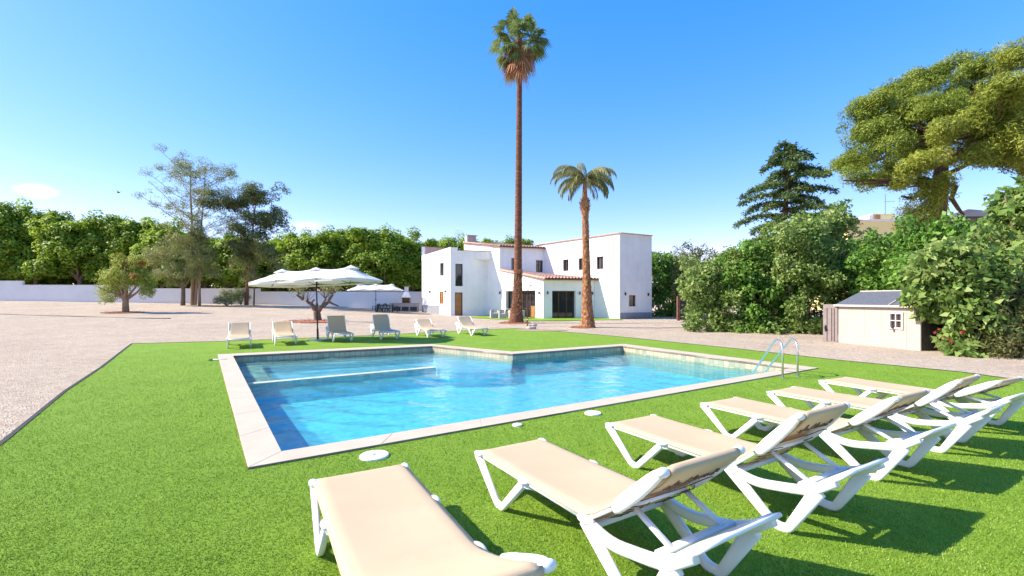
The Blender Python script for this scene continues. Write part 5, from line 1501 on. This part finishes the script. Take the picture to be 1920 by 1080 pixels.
bush('leafy_bush', 1958, 14.0, 1.7, 5.4, 'leaf_broad', 'tall hedge bush at the right edge with branches reaching over the sky', 217, 11000, .24, group=HG)
b_ = Q(1812, 13.6)
bush('leafy_bush', 1822, 13.4, 1.0, 2.9, 'leaf_broad', 'nearest hedge bush hanging over the right corner of the shed', 218, 8500, .22, group=HG,
     extra=[(Q(1745, 13.9).x, 13.9, 2.0, .75, .5, .6), (Q(1715, 14.1).x, 14.0, 1.55, .42, .35, .40), (Q(1770, 13.6).x, 13.6, 2.7, .7, .6, .5), (Q(1735, 14.4).x, 14.6, 2.6, .9, .6, .5)])
bush('leafy_bush', 1895, 12.9, 1.0, 1.7, 'leaf_olive', 'low oleander-like bush with yellowish leaves at the foot of the right hedge', 219, 7000, .14, group=HG, aspect=.3)
# red flowers by the shed
fl = empty('flowering_shrub', Q(1782, 13.1, 0), 0, 'low shrub with red flowers at the dark right end of the shed', 'shrub')
fb_ = fl.location
crown('foliage', [(fb_.x+.15, fb_.y, .3, .4, .3, .38), (fb_.x+.55, fb_.y, .28, .4, .3, .3)], 40, .12, 1800, .09, 'leaf_broad', fl, fb_, 301, .35, fill=.4)
crown('flowers', [(fb_.x-.18, fb_.y-.1, .35, .10, .15, .30), (fb_.x+.25, fb_.y-.2, .62, .22, .12, .1), (fb_.x-.3, fb_.y+.05, .66, .08, .1, .08)], 12, .035, 110, .042, 'flower', fl, fb_, 302, .8, fill=.4)

# ------------------------------------------------------------------ cedar and pines
def cedar():
    d = 34.0; b = Q(1458, d, 0); root = empty('cedar_tree', b, 0, 'dark layered cedar standing behind the hedge against the sky', 'conifer'); mb = MB(); r = random.Random(9)
    top = Z(266, d); ts = limb(mb, b, b+Vector((.9, 0, top)), .42, .04, 3, .01, 10, 16)
    pts = []; nr = []
    R_ = np.random.default_rng(9)
    for i in range(52):
        t = .22+.77*(i/52)**.85; p = b+Vector((.9*t, 0, top*t)); L = np.interp(t, [.22, .42, .6, .8, .93, 1], [5.4, 4.7, 3.9, 2.9, 1.9, .5])*r.uniform(.45, 1.18)
        az = i*2.399+r.uniform(-.3, .3); h = Vector((math.cos(az), math.sin(az), 0))
        bp = [p+h*L*q+Vector((0, 0, .35*math.sin(q*2.4)-.55*q*q)) for q in np.linspace(0, 1, 7)]
        mb.tube(bp, [.09*(1-q)+.015 for q in np.linspace(0, 1, 7)], 5)
        m = int(260*L/3+60); q = R_.uniform(.18, 1.05, m); wd_ = .62*np.sin(np.clip(q, 0, 1)*2.6+.25)*(L/3)**.5
        s = np.array([-h.y, h.x, 0]); hh = np.array(h)
        c = np.array(p)+hh*(L*q)[:, None]+np.stack([np.zeros(m), np.zeros(m), .35*np.sin(q*2.4)-.55*q*q], 1)
        off = R_.uniform(-1, 1, m); c = c+s*(off*wd_)[:, None]; c[:, 2] += R_.normal(size=m)*.07-.22*np.abs(off)*wd_
        pts.append(c); nr.append(np.tile([0, 0, 1.0], (m, 1))+R_.normal(size=(m, 3))*.35)
    mb.build('trunk', 'bark_pine', root, b, smooth=True)
    pts = np.concatenate(pts); nr = np.concatenate(nr); pts = np.repeat(pts, 2, 0)+R_.normal(size=(len(pts)*2, 3))*.06; nr = np.repeat(nr, 2, 0)
    V, Fc, t = leaf_quads(pts-np.array(b), nr, .26, .35, .5, 10)
    np_mesh('crown', V, Fc, 'leaf_cedar', root, t)
cedar()
def pine(name, b, lab, blobs, d0, m, seed, nleaf, trunk_pts, limbs, tufts=None):
    root = empty(name, b, 0, lab, 'pine tree'); mb = MB()
    mb.tube([p for p, _ in trunk_pts], [r for _, r in trunk_pts], 12)
    bl = []; r = random.Random(seed)
    for (px, py, rp_) in blobs:
        d = d0+r.uniform(-2.2, 2.2); k = d/F; c = Q(px, d, Z(py, d)); bl.append((c.x, c.y, c.z, rp_*k, rp_*k*.9, rp_*k*.62))
    for j, (x, y, z, rx, ry, rz) in enumerate(bl):
        s = trunk_pts[-1][0] if j % 2 else trunk_pts[-2][0]
        if limbs: s = min(limbs, key=lambda q: (q-Vector((x, y, z))).length)
        limb(mb, s, Vector((x, y, z-rz*.4)), .16, .05, seed+j, .10, 6, 7)
    mb.build('trunk', 'bark_pine', root, b, smooth=True)
    r2 = np.random.default_rng(seed)
    p, nr = clump_points(bl, int(len(bl)*30), .50, nleaf, seed, flat=.75, low=-.5, fill=.12)
    V, Fc, t = leaf_quads(p-np.array(b), nr, .19, .24, -.35, seed+1, fold=.1, jitter=.9)
    np_mesh('crown', V, Fc, m, root, t)
dA = 28.0; bA = Q(1757, dA, 0)
tpA = [(bA, .55), (Q(1757, dA, 3.5), .47), (Q(1758, dA, Z(400, dA)), .44), (Q(1762, dA, Z(355, dA)), .42), (Q(1765, dA, Z(310, dA)), .34), (Q(1755, dA, Z(260, dA)), .26), (Q(1745, dA, Z(215, dA)), .16)]
forkA = [Q(1762, dA, Z(340, dA)), Q(1765, dA, Z(312, dA)), Q(1755, dA, Z(260, dA))]
pine('umbrella_pine', bA, 'large umbrella pine with a thick trunk and green crown behind the right hedge',
     [(1612, 225, 36), (1635, 205, 38), (1680, 185, 44), (1730, 160, 46), (1790, 145, 48), (1845, 140, 46), (1690, 235, 50), (1635, 255, 40), (1600, 305, 34), (1575, 318, 24), (1620, 335, 28), (1665, 325, 32), (1700, 345, 24), (1750, 215, 55), (1810, 200, 55), (1860, 190, 50), (1740, 275, 35), (1660, 285, 40), (1800, 260, 44), (1700, 300, 36), (1650, 250, 36), (1720, 215, 44), (1840, 240, 44), (1590, 330, 22), (1640, 345, 18)],
     dA, 'leaf_pine', 401, 130000, tpA, forkA)
dBp = 23.5; bB = Q(2030, dBp, 0)
tpB = [(bB, .55), (Q(2025, dBp, 6), .45), (Q(2000, dBp, 8), .38), (Q(1960, dBp, 9.0), .28)]
pine('golden_pine', bB, 'yellow-green pine crown reaching in from the right edge in front of the umbrella pine',
     [(1925, 110, 50), (1890, 175, 46), (1945, 180, 60), (1850, 225, 44), (1800, 250, 40), (1765, 245, 28), (1900, 250, 54), (1840, 285, 44), (1780, 300, 26), (1940, 280, 50), (1990, 160, 70), (2010, 260, 70), (1740, 305, 22), (1715, 318, 20), (1880, 300, 36), (1925, 305, 36), (1835, 300, 32), (1965, 315, 42), (1870, 250, 40), (1900, 215, 44)],
     dBp, 'leaf_pine_gold', 402, 110000, tpB+[(Q(1900, dBp, Z(262, dBp)), .2), (Q(1850, dBp, Z(245, dBp)), .13)], [Q(1870, dBp, Z(250, dBp)), Q(1960, dBp, 9.0)])
# low tufts and crooked dead limbs round the umbrella pine's trunk
uroot = [o for o in bpy.data.objects if o.name == 'umbrella_pine'][0]
mb = MB()
for pts in ([(1770, 330), (1795, 318), (1822, 305), (1850, 285)], [(1757, 372), (1735, 362), (1708, 372), (1690, 368)], [(1775, 345), (1792, 350), (1784, 372), (1797, 392), (1806, 402), (1788, 420)], [(1745, 340), (1720, 330), (1690, 325)]):
    mb.tube([Q(x, dA-.5, Z(y, dA-.5)) for x, y in pts], list(np.linspace(.17, .06, len(pts))), 7)
mb.build('dead_limb', 'bark_pine', uroot, bA, smooth=True)
tl = [(1712, 405, 24), (1722, 425, 20), (1752, 385, 17), (1735, 395, 16), (1700, 425, 16), (1765, 360, 16), (1725, 372, 18), (1742, 352, 20), (1690, 345, 16), (1775, 338, 16), (1745, 425, 16)]
bl = [(*Q(x, dA-1, Z(y, dA-1)), rr*dA/F, rr*dA/F*.8, rr*dA/F*.8) for x, y, rr in tl]
p, nr = clump_points(bl, 170, .34, 10500, 44, flat=.9)
V, Fc, t = leaf_quads(p-np.array(bA), nr, .22, .2, .2, 45, jitter=.9); np_mesh('low_tufts', V, Fc, 'leaf_pine_gold', uroot, t)

# ------------------------------------------------------------------ shed
sA = P(1572, 642.5); sB = P(1726, 658.0); su = (sB-sA).normalized(); sn = Vector((su.y, -su.x, 0)); sn = sn if sn.x < 0 else -sn; si = -sn   # si points away from the camera side
shed = empty('garden_shed', sA, 0, 'low beige garden shed with grey felt roof half covered by the hedge', 'shed')
SL = (sB-sA).length; SD = 1.75; hE = 1.37; hR = 1.86
def sp_(s, t, z): return sA+su*s+si*t+Vector((0, 0, z))
def shp(mb, s0, s1, t0, t1, z0, z1): 
    q = [sp_(s0, t0, 0), sp_(s1, t0, 0), sp_(s1, t1, 0), sp_(s0, t1, 0)]; mb.prism([(v.x, v.y) for v in q], z0, z1)
wx0 = 1669.5; 
def s_at(px):
    k = (px-960)/F; return (k*sA.y-sA.x)/(su.x-k*su.y)
ws0, ws1 = s_at(1670), s_at(1691.5); dm = sA.y+su.y*(ws0+ws1)/2; wz0, wz1 = Z(614.5, dm), Z(588, dm)
mb = MB(); shp(mb, 0, ws0, 0, .05, -.05, hE); shp(mb, ws1, SL, 0, .05, -.05, hE); shp(mb, ws0, ws1, 0, .05, -.05, wz0); shp(mb, ws0, ws1, 0, .05, wz1, hE)
for s in (.95, 1.52, 2.3): shp(mb, s, s+.012, -.006, .0, 0, hE-.02)
mb.build('front_wall', 'shed_wall', shed, sA)
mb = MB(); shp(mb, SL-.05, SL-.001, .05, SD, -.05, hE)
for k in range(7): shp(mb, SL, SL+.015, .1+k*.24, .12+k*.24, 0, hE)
mb.build('side_wall', 'shed_side_shade', shed, sA)
mb = MB(); shp(mb, 0, SL-.06, SD, SD+.05, -.05, hE); shp(mb, 0, .05, 1.0, SD-.01, -.05, hE); mb.build('rear_wall', 'shed_side_shade', shed, sA)
mb = MB()
ov = .10
e0_, e1_ = sp_(-.08, -ov, hE), sp_(SL+.08, -ov, hE); r0_, r1_ = sp_(.12, SD/2, hR), sp_(SL-.12, SD/2, hR); f0_, f1_ = sp_(-.08, SD+ov, hE), sp_(SL+.08, SD+ov, hE)
mb.quad(e0_, e1_, r1_, r0_); mb.quad(f1_, f0_, r0_, r1_); mb.poly([f0_, e0_, r0_]); mb.poly([e1_, f1_, r1_]); mb.quad(e0_, f0_, f1_, e1_)
rf = mb.build('roof', 'shed_roof', shed, sA)
m_ = rf.modifiers.new('s', 'SOLIDIFY'); m_.thickness = .02
mb = MB(); mb.bar(sp_(-.09, -ov-.015, hE-.015), sp_(SL+.09, -ov-.015, hE-.015), .03, .06); mb.bar(r0_+Vector((0, 0, .012)), r1_+Vector((0, 0, .012)), .06, .03); mb.build('fascia', 'shed_trim', rf, sA)
mb = MB(); mb.bar(sp_(1.85, -.11, hE+.03), sp_(1.85, SD/2, hR+.025), .02, .012); mb.build('roof_seam', 'shed_trim', rf, sA)
mb = MB(); fw = .045
for a, b, c, d in ((ws0-.02, ws1+.02, wz1-.01, wz1+fw), (ws0-.02, ws1+.02, wz0-fw, wz0+.01), (ws0-fw, ws0+.01, wz0-fw, wz1+fw), (ws1-.01, ws1+fw, wz0-fw, wz1+fw), ((ws0+ws1)/2-.012, (ws0+ws1)/2+.012, wz0, wz1), (ws0, ws1, (wz0+wz1)/2-.012, (wz0+wz1)/2+.012)):
    dd = .002*((a*7919) % 5); shp(mb, a, b, -.03-dd, .03, c, d)
wn_ = mb.build('window', 'shed_trim', shed, sA)
mb = MB(); mb.quad(sp_(ws0, .035, wz0), sp_(ws1, .035, wz0), sp_(ws1, .035, wz1), sp_(ws0, .035, wz1)); mb.build('pane', 'glass', wn_, sA)
# open door leaf standing out from the left end
dA0 = sA+Vector((-.02, .01, 0)); dA1 = P(1543.5, 640.8); du_ = (dA1-dA0); dl_ = du_.length; du_.normalize()
door = MB(); door.bar(dA0+Vector((0, 0, .70)), dA1+Vector((0, 0, .70)), .04, 1.38); do = door.build('door', 'shed_door', shed, sA)
mb = MB(); dnn = Vector((du_.y, -du_.x, 0)); dnn = dnn if dnn.y < 0 else -dnn
for f in (.22, .40, .72):
    q = dA0+du_*dl_*f+dnn*.024; mb.bar(q+Vector((0, 0, .04)), q+Vector((0, 0, 1.25)), .02, .008, ref=tuple(dnn))
mb.build('groove', 'wood_dark', do, sA)
q = dA0+du_*dl_*.82+dnn*.04; mb = MB(); mb.bar(q+Vector((0, 0, .40)), q+Vector((0, 0, .62)), .04, .03); mb.sphere(q+dnn*.03+Vector((0, 0, .52)), .035); mb.build('handle', 'black_metal', do, sA)
hk = sp_(ws0+.10, -.06, wz0+.02)
tl_ = empty('blue_cloth', hk, 0, 'small dark blue cloth hanging from the shed window sill', 'cloth')
MB().sphere(hk, .06, 8, 6, (1, .5, .8)).build('fold', 'grey_cloth_dark', tl_, hk); MB().tube([hk, hk+Vector((.04, -.01, -.16))], [.03, .012], 6).build('hanging_end', 'grey_metal', tl_, hk)

# gate and post right of the villa
gp = Q(1272, 33.5, 0)
gt = empty('wooden_gate', gp, 0, 'rusty brown post with a dark boarded gate in shade right of the villa', 'gate')
MB().box((0, 0, .85), (.20, .2, 1.8)).build('post', 'wood_rust', gt, bevel=.01)
mb = MB()
for k in range(7): mb.box((.22+k*.19, .05, .80), (.18, .04, 1.5))
mb.build('board_panel', 'dark_board_shade', gt)

# ------------------------------------------------------------------ houses beyond the hedge
yh = empty('yellow_house', Q(1665, 62, 0), R(0), 'pale yellow flat-roofed house peeking over the right hedge', 'house'); yo = yh.location
def yb(x0, x1, yt, d, m, name, yb_=470, dep=3.0):
    # yb_ = image row of the foot of this block; 560 and more means the ground
    a, b = Q(x0, d), Q(x1, d); mb = MB(); mb.prism([(a.x, a.y), (b.x, b.y), (b.x, b.y+dep), (a.x, a.y+dep)], Z(yb_, d) if yb_ < 500 else 0, Z(yt, d)); return mb.build(name, m, yh, yo)
yb(1590, 1720, 414, 61, 'yellow_wall', 'wall', 560, 8); yb(1588, 1722, 411, 60.8, 'white_wall', 'parapet', 415, 8.5); yb(1636, 1678, 401, 63, 'yellow_wall', 'upper_wall', 412, 4); yb(1630, 1637, 403, 62.9, 'white_wall', 'white_pillar', 412, 4)
k = 62.9; mb = MB(); a = Q(1640, k); b = Q(1650, k)
mb.prism([(a.x, k-.08), (b.x, k-.08), (b.x, k), (a.x, k)], Z(412, k), Z(403, k)); mb.build('balcony_screen', 'wood_warm', yh, yo)
a = Q(1660, 62.9); mb = MB(); mb.tube([(a.x, a.y, Z(402, 62.9)), (a.x, a.y, Z(364, 62.9))], .05, 6); mb.bar((a.x-.1, a.y, Z(378, 62.9)), (a.x+1.3, a.y, Z(377.5, 62.9)), .06, .05); mb.build('aerial', 'grey_metal', yh, yo)
dg = 38.0; gz0 = empty('shingle_pavilion', Q(1818, dg, 0), 0, 'dark shingled pavilion roof showing above the hedge right of the pine trunk', 'pavilion'); go = gz0.location; k = dg/F
mb = MB(); ea = Z(411, dg); ap_ = Z(392, dg); w_ = 52*k
cs = [Vector((go.x+w_*c_, go.y+1.9*s__, ea)) for c_, s__ in ((-1, -.7), (1, -.7), (1, .9), (-1, .9))]; r0 = Vector((go.x-.1, go.y, ap_)); r1 = Vector((go.x+.9, go.y, ap_-.08))
mb.quad(cs[0], cs[1], r1, r0); mb.quad(cs[2], cs[3], r0, r1); mb.poly([cs[3], cs[0], r0]); mb.poly([cs[1], cs[2], r1]); mb.quad(cs[3], cs[2], cs[1], cs[0])
rf = mb.build('roof', 'roof_shingle', gz0, go)
mb = MB()
for a, b in zip(cs, cs[1:]+cs[:1]): mb.bar(a-Vector((0, 0, .12)), b-Vector((0, 0, .12)), .12, .22)
mb.build('eave_beam', 'wood_dark', gz0, go)
for s__ in (-1, 1):
    for t__ in (-.6, .8): MB().bar((go.x+s__*w_*.82, go.y+1.9*t__, 0), (go.x+s__*w_*.82, go.y+1.9*t__, ea-.1), .16, .16).build('post', 'wood_dark', gz0, go)

# drip hose on the far left gravel
hp = [G(x, y)+Vector((0, 0, .02)) for x, y in ((-30, 588.5), (20, 590), (60, 591.5), (85, 592.5), (130, 593.0), (170, 594.5), (205, 595.5), (260, 597.0), (320, 597.5))]
mb = MB(); mb.tube(hp, .028, 6); o = mb.build('drip_hose', 'plastic_black', None, hp[0]); o.location = hp[0]
tag(o, 'thin black drip hose lying across the far left gravel before the wall', 'hose')
# distant bird
bp = Q(222, 60, Z(361, 60))
mb = MB(); mb.sphere(bp, .10, 8, 6, (2.2, .8, .7)); 
bd_ = empty('bird', bp, 0, 'tiny dark bird flying in the sky above the left trees', 'bird')
mb.quad(bp+Vector((-.05, 0, .02)), bp+Vector((.12, 0, .02)), bp+Vector((.22, -.35, .16)), bp+Vector((.10, -.38, .18))); mb.quad(bp+Vector((-.05, 0, .02)), bp+Vector((.12, 0, .02)), bp+Vector((.2, .35, .2)), bp+Vector((.08, .38, .22)))
mb.build('body', 'bird', bd_, bp)
